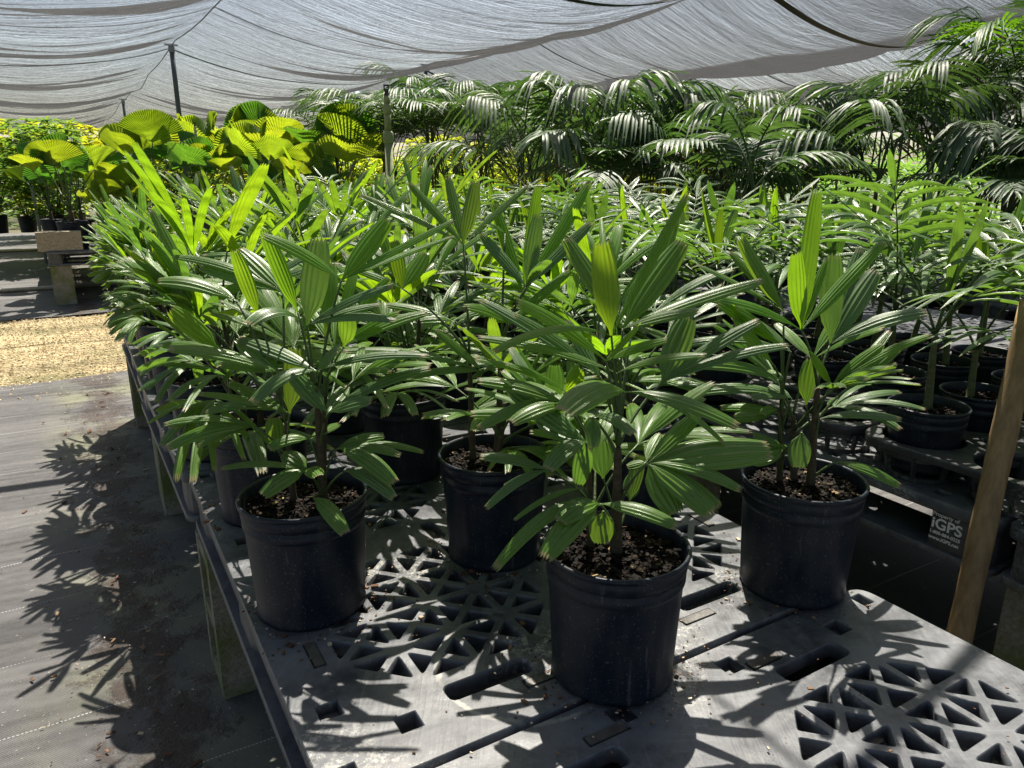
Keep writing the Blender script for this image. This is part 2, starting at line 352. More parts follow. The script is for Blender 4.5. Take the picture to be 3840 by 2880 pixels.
# ---------------------------------------------------------------- mesh builder
class MB:
    def __init__(s): s.v = []; s.f = []; s.m = []; s.uv = []; s.mi = 0; s.pl = {}
    def face(s, idx, uv=None):
        s.f.append(idx); s.m.append(s.mi); s.uv.extend(uv or [(0, 0)] * len(idx))
    def grid(s, rows, uvs=None):
        nr, nc = len(rows), len(rows[0]); b = len(s.v)
        for r in rows: s.v.extend(r)
        for i in range(nr - 1):
            for j in range(nc - 1):
                q = (b + i * nc + j, b + i * nc + j + 1, b + (i + 1) * nc + j + 1, b + (i + 1) * nc + j)
                u0, u1 = j / (nc - 1), (j + 1) / (nc - 1); v0, v1 = i / (nr - 1), (i + 1) / (nr - 1)
                s.face(q, [(u0, v0), (u1, v0), (u1, v1), (u0, v1)])
    def tube(s, pts, rad, n=8, cap=True):
        b = len(s.v); k = len(pts)
        for i, p in enumerate(pts):
            t = (pts[min(i + 1, k - 1)] - pts[max(i - 1, 0)]).normalized()
            a = t.cross(Vector((.3, -.8, .5)) if abs(t.z) > .9 else UP).normalized(); c = t.cross(a)
            r = rad[i] if hasattr(rad, '__len__') else rad
            for j in range(n):
                th = 2 * math.pi * j / n; s.v.append(p + a * (r * math.cos(th)) + c * (r * math.sin(th)))
        for i in range(k - 1):
            for j in range(n):
                j2 = (j + 1) % n; s.face((b + i * n + j, b + i * n + j2, b + (i + 1) * n + j2, b + (i + 1) * n + j))
        if cap:
            s.face(tuple(b + j for j in reversed(range(n)))); s.face(tuple(b + (k - 1) * n + j for j in range(n)))
    def lathe(s, prof, n=40, wob=None, cen=Vector((0, 0, 0))):
        b = len(s.v); k = len(prof)
        for (r, z) in prof:
            for j in range(n):
                th = 2 * math.pi * j / n; rr = r * (1 + (wob(th, z) if wob else 0))
                s.v.append(cen + Vector((rr * math.cos(th), rr * math.sin(th), z)))
        for i in range(k - 1):
            for j in range(n):
                j2 = (j + 1) % n; s.face((b + i * n + j, b + i * n + j2, b + (i + 1) * n + j2, b + (i + 1) * n + j))
    def box(s, c, d, rot=0.0, bev=0.0, mtx=None):
        hx, hy, hz = d[0] / 2, d[1] / 2, d[2] / 2; e = min(bev, hx * .9, hy * .9)
        if e > 0:
            o = [(-hx, -hy + e), (-hx + e * .3, -hy + e * .3), (-hx + e, -hy), (hx - e, -hy), (hx - e * .3, -hy + e * .3), (hx, -hy + e), (hx, hy - e), (hx - e * .3, hy - e * .3), (hx - e, hy), (-hx + e, hy), (-hx + e * .3, hy - e * .3), (-hx, hy - e)]
        else: o = [(-hx, -hy), (hx, -hy), (hx, hy), (-hx, hy)]
        b = len(s.v); n = len(o); mt = mtx or Matrix.Rotation(rot, 3, 'Z')
        for z in (-hz, hz):
            for x, y in o: s.v.append(Vector(c) + mt @ Vector((x, y, z)))
        s.face(tuple(b + j for j in reversed(range(n)))); s.face(tuple(b + n + j for j in range(n)))
        for j in range(n):
            j2 = (j + 1) % n; s.face((b + j, b + j2, b + n + j2, b + n + j))
    def mesh(s, name, mats, smooth=True, origin=None):
        me = bpy.data.meshes.new(name)
        v = s.v if origin is None else [x - origin for x in s.v]
        me.from_pydata([tuple(x) for x in v], [], s.f)
        ul = me.uv_layers.new(name='UVMap'); ul.data.foreach_set('uv', [c for t in s.uv for c in t])
        me.polygons.foreach_set('material_index', s.m)
        if smooth: me.polygons.foreach_set('use_smooth', [True] * len(s.f))
        for x in (mats if isinstance(mats, (list, tuple)) else [mats]): me.materials.append(x)
        if s.pl:
            at_ = me.attributes.new('sharp_edge', 'BOOLEAN', 'EDGE'); pl = s.pl
            vals = []
            for e in me.edges:
                a, b = e.vertices; x = pl.get(a)
                vals.append(x is not None and x == pl.get(b))
            at_.data.foreach_set('value', vals)
        me.update(); return me
def bez(a, b, c, t): return a * ((1 - t) ** 2) + b * (2 * t * (1 - t)) + c * (t * t)

def blade(mb, P0, P2, wid, arch, Nref, nu=12, folds=4, blunt=.5, pinch=.1, rnd=random, bow=None):
    d = P2 - P0; Ln = d.length
    P1 = P0 + d * .48 + (bow if bow is not None else UP) * (arch * Ln)
    nv = 2 * folds + 1; rows = []
    for i in range(nu + 1):
        t = i / nu; p = bez(P0, P1, P2, t)
        T = ((P1 - P0) * (1 - t) + (P2 - P1) * t).normalized()
        S = T.cross(Nref)
        if S.length < 1e-3: S = T.cross(Vector((.3, -1, .2)))
        S.normalize(); Nn = S.cross(T)
        if Nn.z < 0 and Nref.z > .2: pass
        x = t / (1.0 + .17 * blunt * 2)
        sh = (max(math.sin(math.pi * min(x, 1)), 0) ** .62) * (.86 if blunt > .2 else 1) * (min(1, .25 + t / .34) if blunt > .2 else 1)
        sh = max(sh, pinch) if t < .3 else sh
        if blunt < .05: sh = max(sh, .02)
        ww = wid * sh; row = []
        for j in range(nv):
            q = 2 * j / (nv - 1) - 1
            z = (.026 * (1 if j % 2 else -1)) * ww - .10 * q * q * ww * (1 + t)
            if folds <= 1: z = .22 * ww * (abs(q) - .5)
            pt = p + S * (q * ww * .5) + Nn * z
            if i == nu and folds > 1: pt = pt + T * (Ln * (.025 if j % 2 else -.02) * rnd.uniform(.5, 1.3)) * (1 if blunt > .2 else 0)
            row.append(pt)
        rows.append(row)
    if folds > 1:
        b0 = len(mb.v)
        for i in range(nu + 1):
            for j in range(nv): mb.pl[b0 + i * nv + j] = (b0, j)
    mb.grid(rows)

# ---------------------------------------------------------------- pots and soil
def pot_meshes(rt, rb, h, seed, n=120, chips=420):
    rnd = random.Random(seed); mb = MB()
    def wob(th, z):
        rib = max(0, math.cos(4 * th + .4)) ** 40 + max(0, math.cos(4 * th + .75)) ** 40
        return (.016 * rib * min(1, (h - .05 - z) / .02) if .004 < z < h - .05 else 0) + .005 * math.sin(2 * th + seed) * (z / h)
    prof = [(0, .004), (rb * .88, .004), (rb * .955, .0), (rb * .985, .004), (rb * .985, .010), (rb * .97, .016)]
    for k in range(1, 9): prof.append((rb * .975 + (rt * .945 - rb * .975) * k / 8, .016 + (h - .068) * k / 8))
    prof += [(rt * .95, h - .050), (rt * .972, h - .047), (rt * .975, h - .036), (rt * .958, h - .0345), (rt * .958, h - .029), (rt * .985, h - .027), (rt * .99, h - .013), (rt * .975, h - .0115), (rt * .975, h - .009), (rt * 1.02, h - .008), (rt * 1.028, h - .003), (rt * 1.015, h), (rt * .985, h + .0005), (rt * .962, h - .003), (rt * .95, h - .03), (rt * .93, h - .06)]
    mb.lathe(prof, n, wob)
    pot = mb.mesh('pot', M['pot'])
    sb = MB(); zs = h - .026; rs = rt * .962; rows = []
    nr, na = 12, 40
    for i in range(nr + 1):
        r = rs * i / nr; row = []
        for j in range(na + 1):
            th = 2 * math.pi * (j % na) / na
            rr = random.Random(seed * 7919 + i * 131 + (j % na))
            z = zs + (rr.random() - .5) * .012 + .009 * (1 - i / nr)
            if i == 0: z = zs + .008
            row.append(Vector((r * math.cos(th), r * math.sin(th), z - (.004 if i == nr else 0))))
        rows.append(row)
    sb.grid(rows); sb.mi = 1
    for k in range(chips):
        r = rs * .95 * math.sqrt(rnd.random()); th = rnd.random() * 6.28; s = rnd.uniform(.0015, .0062)
        mt = Matrix.Rotation(rnd.random() * 6.28, 3, 'Z') @ Matrix.Rotation(rnd.uniform(-.6, .6), 3, 'X')
        if rnd.random() < .25: dd = (.0028, .0028, .0028)
        else: dd = (s * rnd.uniform(1, 2.4), s, s * .35)
        sb.box((r * math.cos(th), r * math.sin(th), zs + .006 + .006 * (1 - r / rs)), dd, mtx=mt)
    soil = sb.mesh('soil', [M['soil'], M['chips']], smooth=False)
    return pot, soil
POTS = [pot_meshes(.108, .0965, .217, s) for s in range(4)]
SPOTS = [pot_meshes(.094, .078, .165, 20 + s, 64, 120) for s in range(3)]
BPOTS = [pot_meshes(.135, .115, .25, 40, 40, 30)]

def frond_obj(mb, root, origin, mats, name='frond'):
    me = mb.mesh(name, mats, origin=origin)
    o = part(name, me, root, origin - root.location)
    return o

# ---------------------------------------------------------------- broad-leaved fan palms on the near bench
def stem_obj(root, base, top, r, bend=0.0):
    mb = MB(); pts = []; rad = []
    k = 12
    for i in range(k + 1):
        t = i / k; p = base.lerp(top, t) + Vector((math.sin(t * 3.1) * bend, 0, 0))
        pts.append(p); rad.append(r * (1.0 - .45 * t) * (1.12 if i % 2 else .95))
    mb.tube(pts, rad, 9)
    return part('stem', mb.mesh('stem', M['stem'], origin=base), root, base - root.location)
def hold(root, p, lim=.17):
    # leaves on the aisle side of the outer column stay close over the bench edge
    q_ = p - root.location; d = q_.x * E2.x + q_.y * E2.y
    if root.get('edge') and d < -lim: p = p + E2.to_3d() * ((-lim + (d + lim) * .38) - d) + UP * .03
    return p
def fan_frond(root, attach, hub, blades, young, rnd, nu=12, folds=4, folded=False):
    mb = MB(); mb.mi = 1
    ctl = attach.lerp(hub, .5) + UP * (.06 * (hub - attach).length) + Vector(((hub - attach).x * -.15, 0, 0))
    pts = [bez(attach, ctl, hub, i / 6) for i in range(7)]
    mb.tube(pts, [.0030 - .0014 * i / 6 for i in range(7)], 6); mb.mi = 0
    for (tip, wd, arch, nref) in blades:
        blade(mb, hub, tip, wd, arch, nref, nu=nu, folds=folds, rnd=rnd)
    return frond_obj(mb, root, hub, [M['leaf_new'] if young else (M['leaf_sil'] if rnd.random() < .3 else M['leaf']), M['petiole']])

def random_fan_plant(root, seed, H=1.0, nst=None, qmin=-1, lod=0, az_bias=None):
    rnd = random.Random(seed); c = root.location.copy(); z0 = c.z + .19
    ns = nst or rnd.choice([2, 3, 3, 4])
    for s in range(ns):
        a = rnd.random() * 6.28; rr = rnd.uniform(.01, .045)
        base = Vector((c.x + rr * math.cos(a), c.y + rr * math.sin(a), z0))
        hh = rnd.uniform(.08, .24) * H
        top = base + Vector((math.cos(a) * rnd.uniform(0, .05), math.sin(a) * rnd.uniform(0, .05), hh))
        stem_obj(root, base, top, rnd.uniform(.006, .009))
        nf = rnd.choice([7, 8, 9]) if lod == 0 else 7
        for i in range(nf):
            q = i / (nf - 1)                     # 0 = lowest
            if q < qmin: continue
            az = rnd.random() * 6.28 + i * 2.4
            if rnd.random() < .45: az = a + rnd.uniform(-1.2, 1.2)
            el = R(2 + 66 * q + rnd.uniform(-10, 10))
            at0 = base.lerp(top, .35 + .65 * q)
            pl = rnd.uniform(.07, .17) * H
            D = Vector((math.cos(az) * math.cos(el), math.sin(az) * math.cos(el), math.sin(el)))
            hub = hold(root, at0 + D * pl + UP * .02, .10)
            nb = rnd.choice([5, 6, 6, 7]) if q < .9 else rnd.choice([1, 3, 4])
            young = q > .65 and rnd.random() < .42
            bl = []
            outw = Vector((math.cos(az), math.sin(az), 0)); sidev = Vector((-math.sin(az), math.cos(az), 0))
            spread = rnd.uniform(R(45), R(80))
            for b in range(nb):
                fb = 0 if nb == 1 else 2 * b / (nb - 1) - 1
                sa = fb * spread; eb = el * .85 + R(rnd.uniform(-12, 12)) - abs(fb) * R(14)
                ln = rnd.uniform(.17, .25) * H * (1 - .22 * abs(fb))
                dirh = outw * math.cos(sa) + sidev * math.sin(sa)
                droop = (1 - q) * rnd.uniform(.1, .4) + .05
                tip = hold(root, hub + (dirh * math.cos(eb) + UP * math.sin(eb)) * ln - UP * (ln * droop))
                tip.z = max(tip.z, z0 + .06)
                nref = (UP * (1.0) - outw * .45 + Vector((rnd.uniform(-.3, .3), rnd.uniform(-.3, .3), 0))).normalized()
                bl.append((tip, rnd.uniform(.019, .036) * (1.15 if abs(fb) < .3 else .9), .12 + droop * .35, nref))
            fan_frond(root, at0, hub, bl, young, rnd, nu=12 if lod == 0 else 8, folds=4 if lod == 0 else 3)

def X(reg, x, y):
    ox, oy, s = reg; return ox + x / s, oy + y / s
R1 = (1800, 700, 2.011); R2 = (1800, 1400, 2.011); R3 = (600, 650, 2.011); R4 = (600, 1300, 2.011)
R5 = (2600, 650, 2.011); R6 = (2600, 1200, 2.011); R7 = (1280, 700, 1.728)
def manual(root, stems, fronds, seed):
    """stems: (region, base px, top px, radius, dY); fronds: (region, attach px|None, hub px, dY hub, young, blades[(tip px, dY tip, width, arch, camface)])"""
    rnd = random.Random(seed); Y = root.location.y; st = []
    for (rg, b, t, r, dy) in stems:
        B = at(*X(rg, *b), Y + dy); T = at(*X(rg, *t), Y + dy); B.z = root.location.z + .19
        stem_obj(root, B, T, r); st.append((B, T))
    for (rg, si, hub, dy, young, bls) in fronds:
        Hb = at(*X(rg, *hub), Y + dy); B, T = st[si]
        zt = min(max(Hb.z - .07, B.z + .02), T.z); k = (zt - B.z) / (T.z - B.z)
        A = B.lerp(T, max(.05, min(1, k)))
        out = []
        for (tip, dyt, wd, arch, cf) in bls:
            tp = at(*X(rg, *tip), Y + dy + dyt)
            cf *= .75
            nref = (UP * (1 - cf) + Vector((rnd.uniform(-.15, .15), -.7, .7)) * cf + Vector((0, -.12, 0))).normalized()
            out.append((tp, wd * .88, arch, nref))
        fan_frond(root, A, Hb, out, young, rnd, nu=16, folds=5)
A_ST = [(R2, (1030, 1300), (1040, 560), .0095, .0), (R2, (840, 1210), (820, 560), .0065, .02)]
A_FR = [
 (R1, 0, (990, 1125), -.02, 1, [((920, 430), .0, .047, .03, 1), ((1560, 60), .10, .020, .02, .8), ((95, 1240), -.10, .024, .22, .35), ]),
 (R1, 0, (1075, 1070), .03, 0, [((1525, 418), .05, .050, .03, .9), ((2118, 702), .06, .034, .06, .5), ((2080, 735), .10, .024, .04, .5), ((655, 388), .05, .038, .04, .9), ((1640, 925), -.02, .034, .10, .5)]),
 (R1, 0, (1150, 1060), .08, 1, [((1480, 225), .10, .036, .02, 1)]),
 (R1, 0, (950, 1315), -.02, 1, [((285, 857), -.04, .042, .13, .6), ((1195, 1042), -.05, .026, .06, .8), ((1405, 1147), -.03, .026, .10, .6)]),
 (R1, 0, (905, 1430), .0, 0, [((265, 960), -.02, .028, .12, .5), ((20, 852), .05, .030, .08, .5), ((660, 1010), .05, .028, .05, .6)]),
 (R1, 0, (1370, 1480), .05, 0, [((1575, 990), .03, .052, .03, .9), ((2090, 1008), .02, .034, .10, .5), ((2310, 1190), .02, .030, .12, .5)]),
 (R1, 0, (1030, 1405), -.01, 0, [((1690, 1262), -.05, .028, .14, .4), ((0, 1130), -.02, .028, .10, .5)]),
 (R1, 1, (645, 1545), .02, 1, [((750, 1365), -.02, .040, .06, .9), ((-30, 1300), -.02, .020, .14, .4), ((190, 1330), -.03, .020, .12, .5)]),
 (R1, 1, (560, 1640), .08, 0, [((560, 1350), .0, .040, .02, 1)]),
 (R2, 0, (1095, 140), -.03, 0, [((625, 280), -.10, .062, .30, .45), ((1945, 385), -.05, .040, .16, .45), ((1840, 515), .03, .022, .22, .5)]),
 (R2, 1, (650, 235), -.02, 0, [((-10, 45), .0, .038, .15, .45), ((238, 362), -.05, .036, .20, .5), ((-10, 405), -.02, .032, .25, .5), ((300, 60), .08, .045, .05, .6)]),
 (R2, 1, (800, 520), -.02, 0, [((505, 715), -.06, .040, .32, .5), ((735, 835), .02, .040, .12, .8), ((240, 110), .02, .050, .06, .6), ((450, 330), .05, .05, .06, .6)]),
 (R2, 0, (850, 330), -.02, 0, [((1160, 450), -.07, .030, .30, .5), ((860, 560), -.02, .03, .1, 1)]),
 (R2, 0, (1265, 680), -.02, 0, [((2185, 560), .02, .078, .10, .75), ((1645, 300), .04, .034, .06, .7), ((1490, 1050), -.04, .058, .10, 1), ((1755, 1045), -.05, .056, .16, .7), ((1815, 990), -.01, .03, .16, .6), ((1970, 865), -.02, .034, .20, .45)]),
 (R2, 0, (905, 985), -.04, 0, [((600, 1105), -.05, .046, .30, .6), ((485, 1382), -.08, .050, .25, .6), ((1490, 1143), -.05, .036, .17, .5), ((110, 1465), -.06, .030, .38, .5)]),
 (R2, 1, (800, 865), -.03, 0, [((262, 1098), -.03, .014, .22, .4)]),
 (R2, 0, (930, 1040), -.05, 0, [((915, 1285), -.01, .048, .05, 1)]),
 (R2, 1, (520, 735), -.02, 0, [((45, 1010), -.03, .022, .25, .5), ((5, 620), .0, .028, .15, .5), ((180, 840), .03, .014, .15, .5)]),
 (R2, 0, (930, 795), .03, 0, [((920, 515), .01, .050, .02, 1)]),
 (R2, 0, (1250, 670), .02, 0, [((1110, 700), .0, .024, .10, .6), ((1360, 455), .05, .03, .1, .5)]),
 (R2, 0, (1130, 960), .04, 0, [((1150, 770), .02, .035, .02, 1), ((1210, 620), .02, .03, .02, 1)]),
]
B_ST = [(R4, (1230, 1130), (1185, 450), .0085, .0), (R4, (1005, 1130), (950, 560), .0065, .0)]
B_FR = [
 (R3, 0, (1370, 805), -.02, 1, [((785, 460), -.04, .040, .14, .6), ((1710, 342), .05, .050, .05, .9), ((2200, 358), .05, .024, .03, .7), ((2200, 475), .08, .018, .03, .7)]),
 (R3, 0, (1110, 1150), -.02, 0, [((658, 1130), -.10, .048, .42, .45), ((1190, 495), .03, .062, .01, 1), ((1750, 840), .0, .034, .12, .5), ((1650, 985), .02, .026, .10, .5), ((1775, 1100), -.02, .032, .16, .4)]),
 (R3, 1, (745, 1080), .0, 1, [((560, 585), .0, .034, .01, 1)]),
 (R3, 0, (1040, 1050), .0, 1, [((790, 430), .0, .036, .01, 1)]),
 (R3, 0, (1385, 1310), .02, 0, [((1395, 1035), -.02, .052, .05, .9), ((2000, 1045), .04, .038, .14, .5)]),
 (R3, 0, (1180, 1492), -.03, 0, [((1350, 1305), -.03, .052, .20, .7), ((2005, 1368), .0, .030, .15, .4), ((690, 1720), -.08, .040, .32, .6), ((600, 1240), .06, .04, .08, .6)]),
 (R3, 1, (580, 962), .0, 0, [((-10, 800), -.02, .050, .22, .45), ((230, 790), .03, .034, .10, .6)]),
 (R3, 1, (930, 900), .03, 0, [((320, 690), .03, .050, .08, .5), ((105, 620), .04, .030, .14, .5), ((600, 570), .05, .05, .1, .6)]),
 (R3, 1, (440, 1320), .02, 1, [((90, 1020), -.02, .046, .04, .9), ((20, 1290), .0, .03, .1, .5)]),
 (R3, 1, (900, 1500), -.02, 0, [((75, 1310), -.05, .042, .14, .5), ((460, 1432), .0, .034, .10, .5), ((600, 1240), .05, .05, .05, .8)]),
 (R4, 1, (975, 505), -.02, 0, [((305, 350), -.04, .024, .12, .4), ((525, 265), .0, .032, .06, .5), ((1010, 15), .03, .052, .02, 1), ((345, 490), .02, .035, .25, .5)]),
 (R4, 0, (1265, 500), -.02, 0, [((1595, 392), -.02, .042, .14, .6), ((2025, 155), .04, .036, .15, .5), ((990, 185), .0, .044, .05, .8), ((1400, 290), .08, .04, .06, .6)]),
 (R4, 0, (1165, 175), .0, 0, [((1395, 290), .05, .03, .12, .5)]),
 (R4, 1, (720, 600), -.02, 0, [((38, 578), -.04, .026, .20, .4), ((55, 752), -.04, .042, .22, .5), ((288, 745), .0, .024, .15, .7)]),
 (R4, 0, (1130, 700), -.01, 0, [((812, 760), -.04, .036, .30, .6), ((1345, 575), .08, .03, .1, .5)]),
 (R4, 1, (880, 760), .02, 0, [((850, 540), .0, .042, .04, 1)]),
 (R4, 0, (1110, 930), -.03, 0, [((765, 1112), -.05, .050, .26, .7), ((1192, 972), -.06, .038, .22, .7), ((465, 912), -.02, .022, .16, .4), ((930, 800), .02, .044, .15, .8)]),
 (R4, 0, (1340, 765), .0, 0, [((1772, 1022), -.05, .046, .26, .5), ((1812, 810), .0, .030, .20, .5), ((1982, 787), .03, .024, .18, .4), ((1685, 665), .03, .036, .16, .6)]),
 (R4, 0, (1390, 940), -.01, 0, [((1768, 1135), -.05, .034, .26, .5), ((1700, 930), .03, .028, .1, .4)]),
 (R4, 0, (1155, 1135), -.06, 0, [((1397, 1405), -.06, .038, .22, .7)]),
]
C_ST = [(R6, (885, 1230), (935, 500), .0085, .0), (R6, (655, 1190), (668, 560), .0065, .02)]
C_FR = [
 (R5, 0, (815, 1182), -.02, 1, [((790, 605), -.02, .046, .02, 1), ((938, 145), .05, .040, .02, 1), ((1432, 515), .06, .032, .03, .8), ((115, 935), -.02, .038, .14, .6), ((1010, 650), .05, .02, .1, .7)]),
 (R5, 1, (655, 1302), -.01, 1, [((180, 962), -.04, .050, .10, .7), ((320, 1000), -.05, .042, .14, .6)]),
 (R5, 1, (680, 1040), .03, 0, [((365, 488), .03, .044, .02, .9), ((285, 595), .06, .026, .05, .6), ((40, 690), .08, .02, .06, .5)]),
 (R5, 0, (1035, 1285), .03, 0, [((1070, 615), .03, .058, .01, 1), ((1375, 735), .06, .054, .08, .8), ((1745, 1035), .0, .050, .16, .55), ((1262, 572), .09, .034, .02, .9)]),
 (R5, 1, (602, 1440), -.03, 1, [((320, 1070), -.02, .044, .05, .9)]),
 (R5, 0, (1045, 1595), -.02, 1, [((882, 1355), -.04, .050, .16, .9), ((1780, 1216), -.02, .026, .13, .5), ((1420, 1290), .0, .03, .1, .6)]),
 (R5, 0, (1165, 1620), .0, 0, [((1552, 1298), .02, .036, .08, .8), ((1525, 1432), -.02, .024, .08, .5), ((1480, 1190), .08, .025, .06, .6)]),
 (R5, 1, (735, 1345), .0, 0, [((-240, 1330), -.02, .032, .20, .4), ((480, 1110), .05, .034, .06, .6)]),
 (R5, 1, (670, 1560), -.02, 0, [((-20, 1430), -.03, .046, .16, .5), ((580, 1480), .04, .03, .1, .5)]),
 (R6, 1, (740, 590), .0, 0, [((-10, 545), -.02, .040, .18, .4), ((575, 485), .03, .030, .10, .5), ((430, 580), -.05, .028, .14, .5), ((360, 500), .05, .04, .1, .6)]),
 (R6, 1, (640, 700), .0, 0, [((520, 708), -.05, .024, .35, .5), ((210, 655), .02, .032, .14, .5), ((310, 720), .05, .05, .1, .7)]),
 (R6, 0, (950, 745), -.01, 0, [((1560, 742), -.03, .032, .17, .4)]),
 (R6, 0, (815, 850), -.05, 0, [((800, 1112), -.02, .052, .03, 1)]),
 (R6, 1, (690, 965), -.02, 0, [((443, 1060), -.03, .050, .12, .9), ((450, 860), .0, .030, .12, .5), ((585, 930), .06, .04, .1, .8)]),
 (R6, 0, (1075, 1070), -.02, 0, [((1562, 1245), -.04, .036, .17, .5)]),
 (R6, 0, (850, 640), .03, 0, [((900, 300), .02, .048, .02, 1)]),
]
D_ST = [(R7, (1010, 1500), (1040, 1000), .0085, .02), (R7, (850, 1480), (830, 1100), .007, .0)]
D_FR = [
 (R7, 1, (790, 372), .05, 0, [((130, 50), .0, .024, .05, .6), ((440, -25), .03, .026, .03, .8), ((690, -60), .08, .028, .02, .9), ((865, -30), .04, .040, .01, 1), ((1200, -5), .06, .024, .03, .7)]),
 (R7, 0, (1200, 650), .02, 0, [((1275, 185), .03, .040, .02, 1), ((1612, 232), .04, .036, .04, .8), ((910, 305), .05, .034, .03, .9), ((1330, 475), -.08, .046, .22, .6)]),
 (R7, 0, (1180, 700), .05, 1, [((1270, 0), .05, .034, .02, 1), ((990, 110), .08, .034, .02, .8), ((1600, -20), .1, .036, .02, .8)]),
 (R7, 0, (1090, 892), -.02, 1, [((810, 770), -.05, .046, .2, .6), ((1000, 760), .0, .05, .1, .8), ((1480, 540), .05, .03, .05, .7)]),
 (R7, 1, (395, 660), .0, 1, [((345, 350), .02, .036, .02, 1), ((110, 540), .0, .03, .1, .6), ((250, 280), .05, .03, .03, .8), ((540, 430), .05, .05, .06, .9)]),
 (R7, 0, (1060, 305), .1, 1, [((945, 250), -.04, .034, .25, .6)]),
 (R7, 1, (920, 1200), -.02, 0, [((620, 935), .0, .030, .08, .6), ((20, 1060), -.04, .034, .14, .4), ((450, 1230), -.03, .03, .15, .5), ((1250, 1000), .03, .05, .1, .6)]),
 (R7, 1, (720, 870), .02, 0, [((510, 860), -.02, .05, .2, .5), ((300, 760), .0, .035, .12, .5), ((1060, 770), .03, .035, .12, .5)]),
]
COLN = ['left', 'middle', 'right']
e1s = [.05, .46, .92, 1.37, 1.82, 2.27, 2.72, 3.17, 3.55]
LAB = {(0, 1): 'broad-leaved palm in black pot, nearest and largest, on the front pallet seam',
       (0, 2): 'broad-leaved palm in black pot at the right edge of the front pallets',
       (1, 0): 'broad-leaved palm in black pot, front left on the bench beside the fabric aisle',
       (1, 1): 'broad-leaved palm in black pot directly left behind the nearest palm'}
prj = random.Random(5)
for i, e1 in enumerate(e1s):
    for j, e2 in enumerate((.12, .50, .93)):
        if i == 0 and j == 0: continue
        ee2 = e2 + (0 if i < 2 else prj.uniform(-.02, .02)); ee1 = e1 + (0 if i < 2 else prj.uniform(-.03, .03))
        if (i, j) == (0, 1): ee1, ee2 = .037, .474
        if (i, j) == (0, 2): ee1, ee2 = .061, .925
        if (i, j) == (1, 2): ee1, ee2 = .50, .88
        loc = W(ee1, ee2, TOP + .001)
        root = empty('potted_palm', loc)
        lab = LAB.get((i, j), 'broad-leaved potted palm, %s row back, %s column of the near pallet bench' % (ORD[i], COLN[j]))
        tag(root, lab, 'potted palm', 'broad-leaved palms on the near pallet bench')
        if j == 0 and i > 1: root['edge'] = 1
        pm, sm = POTS[(i * 3 + j) % 4]
        a = prj.random() * 6.28
        part('pot', pm, root, None, a); part('soil', sm, root, None, a)
        if (i, j) == (0, 1): manual(root, A_ST, A_FR, 1); random_fan_plant(root, 71, .85, 1, qmin=.4)
        elif (i, j) == (1, 0): manual(root, B_ST, B_FR, 2); random_fan_plant(root, 72, .8, 1, qmin=.4)
        elif (i, j) == (0, 2): manual(root, C_ST, C_FR, 3); random_fan_plant(root, 73, .75, 1, qmin=.4)
        elif (i, j) == (1, 1): manual(root, D_ST, D_FR, 4); random_fan_plant(root, 77, .75, 1)
        else: random_fan_plant(root, 100 + i * 7 + j, (1.0 if i < 2 else prj.uniform(.92, 1.2)) + (.035 * max(0, i - 2) if j else -.07), lod=0 if i < 4 else 1)

# ---------------------------------------------------------------- pallets
def rpoly(pts, r, seg=3):
    out = []; n = len(pts)
    for i in range(n):
        p, a, b = Vector(pts[i]), Vector(pts[i - 1]), Vector(pts[(i + 1) % n])
        da, db = (a - p), (b - p); la, lb = da.length, db.length; da.normalize(); db.normalize()
        ang = da.angle(db); t = min(r / math.tan(ang / 2), la * .4, lb * .4)
        A, B = p + da * t, p + db * t
        for k in range(seg + 1):
            q = k / seg; out.append(A * (1 - q) ** 2 + p * (2 * q * (1 - q)) + B * q * q)
    return out
def plate(name, outline, holes, z0, th, mats, bev=.002):
    cu = bpy.data.curves.new(name, 'CURVE'); cu.dimensions = '2D'; cu.fill_mode = 'BOTH'
    cu.extrude = th / 2 - bev; cu.bevel_depth = bev; cu.bevel_resolution = 0
    for poly in [outline] + holes:
        sp = cu.splines.new('POLY'); sp.points.add(len(poly) - 1)
        for k, p in enumerate(poly): sp.points[k].co = (p[0], p[1], 0, 1)
        sp.use_cyclic_u = True
    o = bpy.data.objects.new('tmp', cu); COL.objects.link(o)
    dg = bpy.context.evaluated_depsgraph_get(); dg.update()
    me = bpy.data.meshes.new_from_object(o.evaluated_get(dg)); bpy.data.objects.remove(o)
    for v in me.vertices: v.co.z += z0 + th / 2
    me.name = name; me.materials.clear()
    for x in (mats if isinstance(mats, (list, tuple)) else [mats]): me.materials.append(x)
    return me
PX, PY = 1.010, 1.205
def inset_tri(tri, d):
    c = sum((Vector(t) for t in tri), Vector((0, 0))) / 3
    a, b, cc = [Vector(t) for t in tri]
    per = (a - b).length + (b - cc).length + (cc - a).length
    area = abs((b.x - a.x) * (cc.y - a.y) - (b.y - a.y) * (cc.x - a.x)) / 2
    inr = 2 * area / per; k = max(0, 1 - d / inr)
    inc = (a * (b - cc).length + b * (cc - a).length + cc * (a - b).length) / per
    return [inc + (p - inc) * k for p in (a, b, cc)]
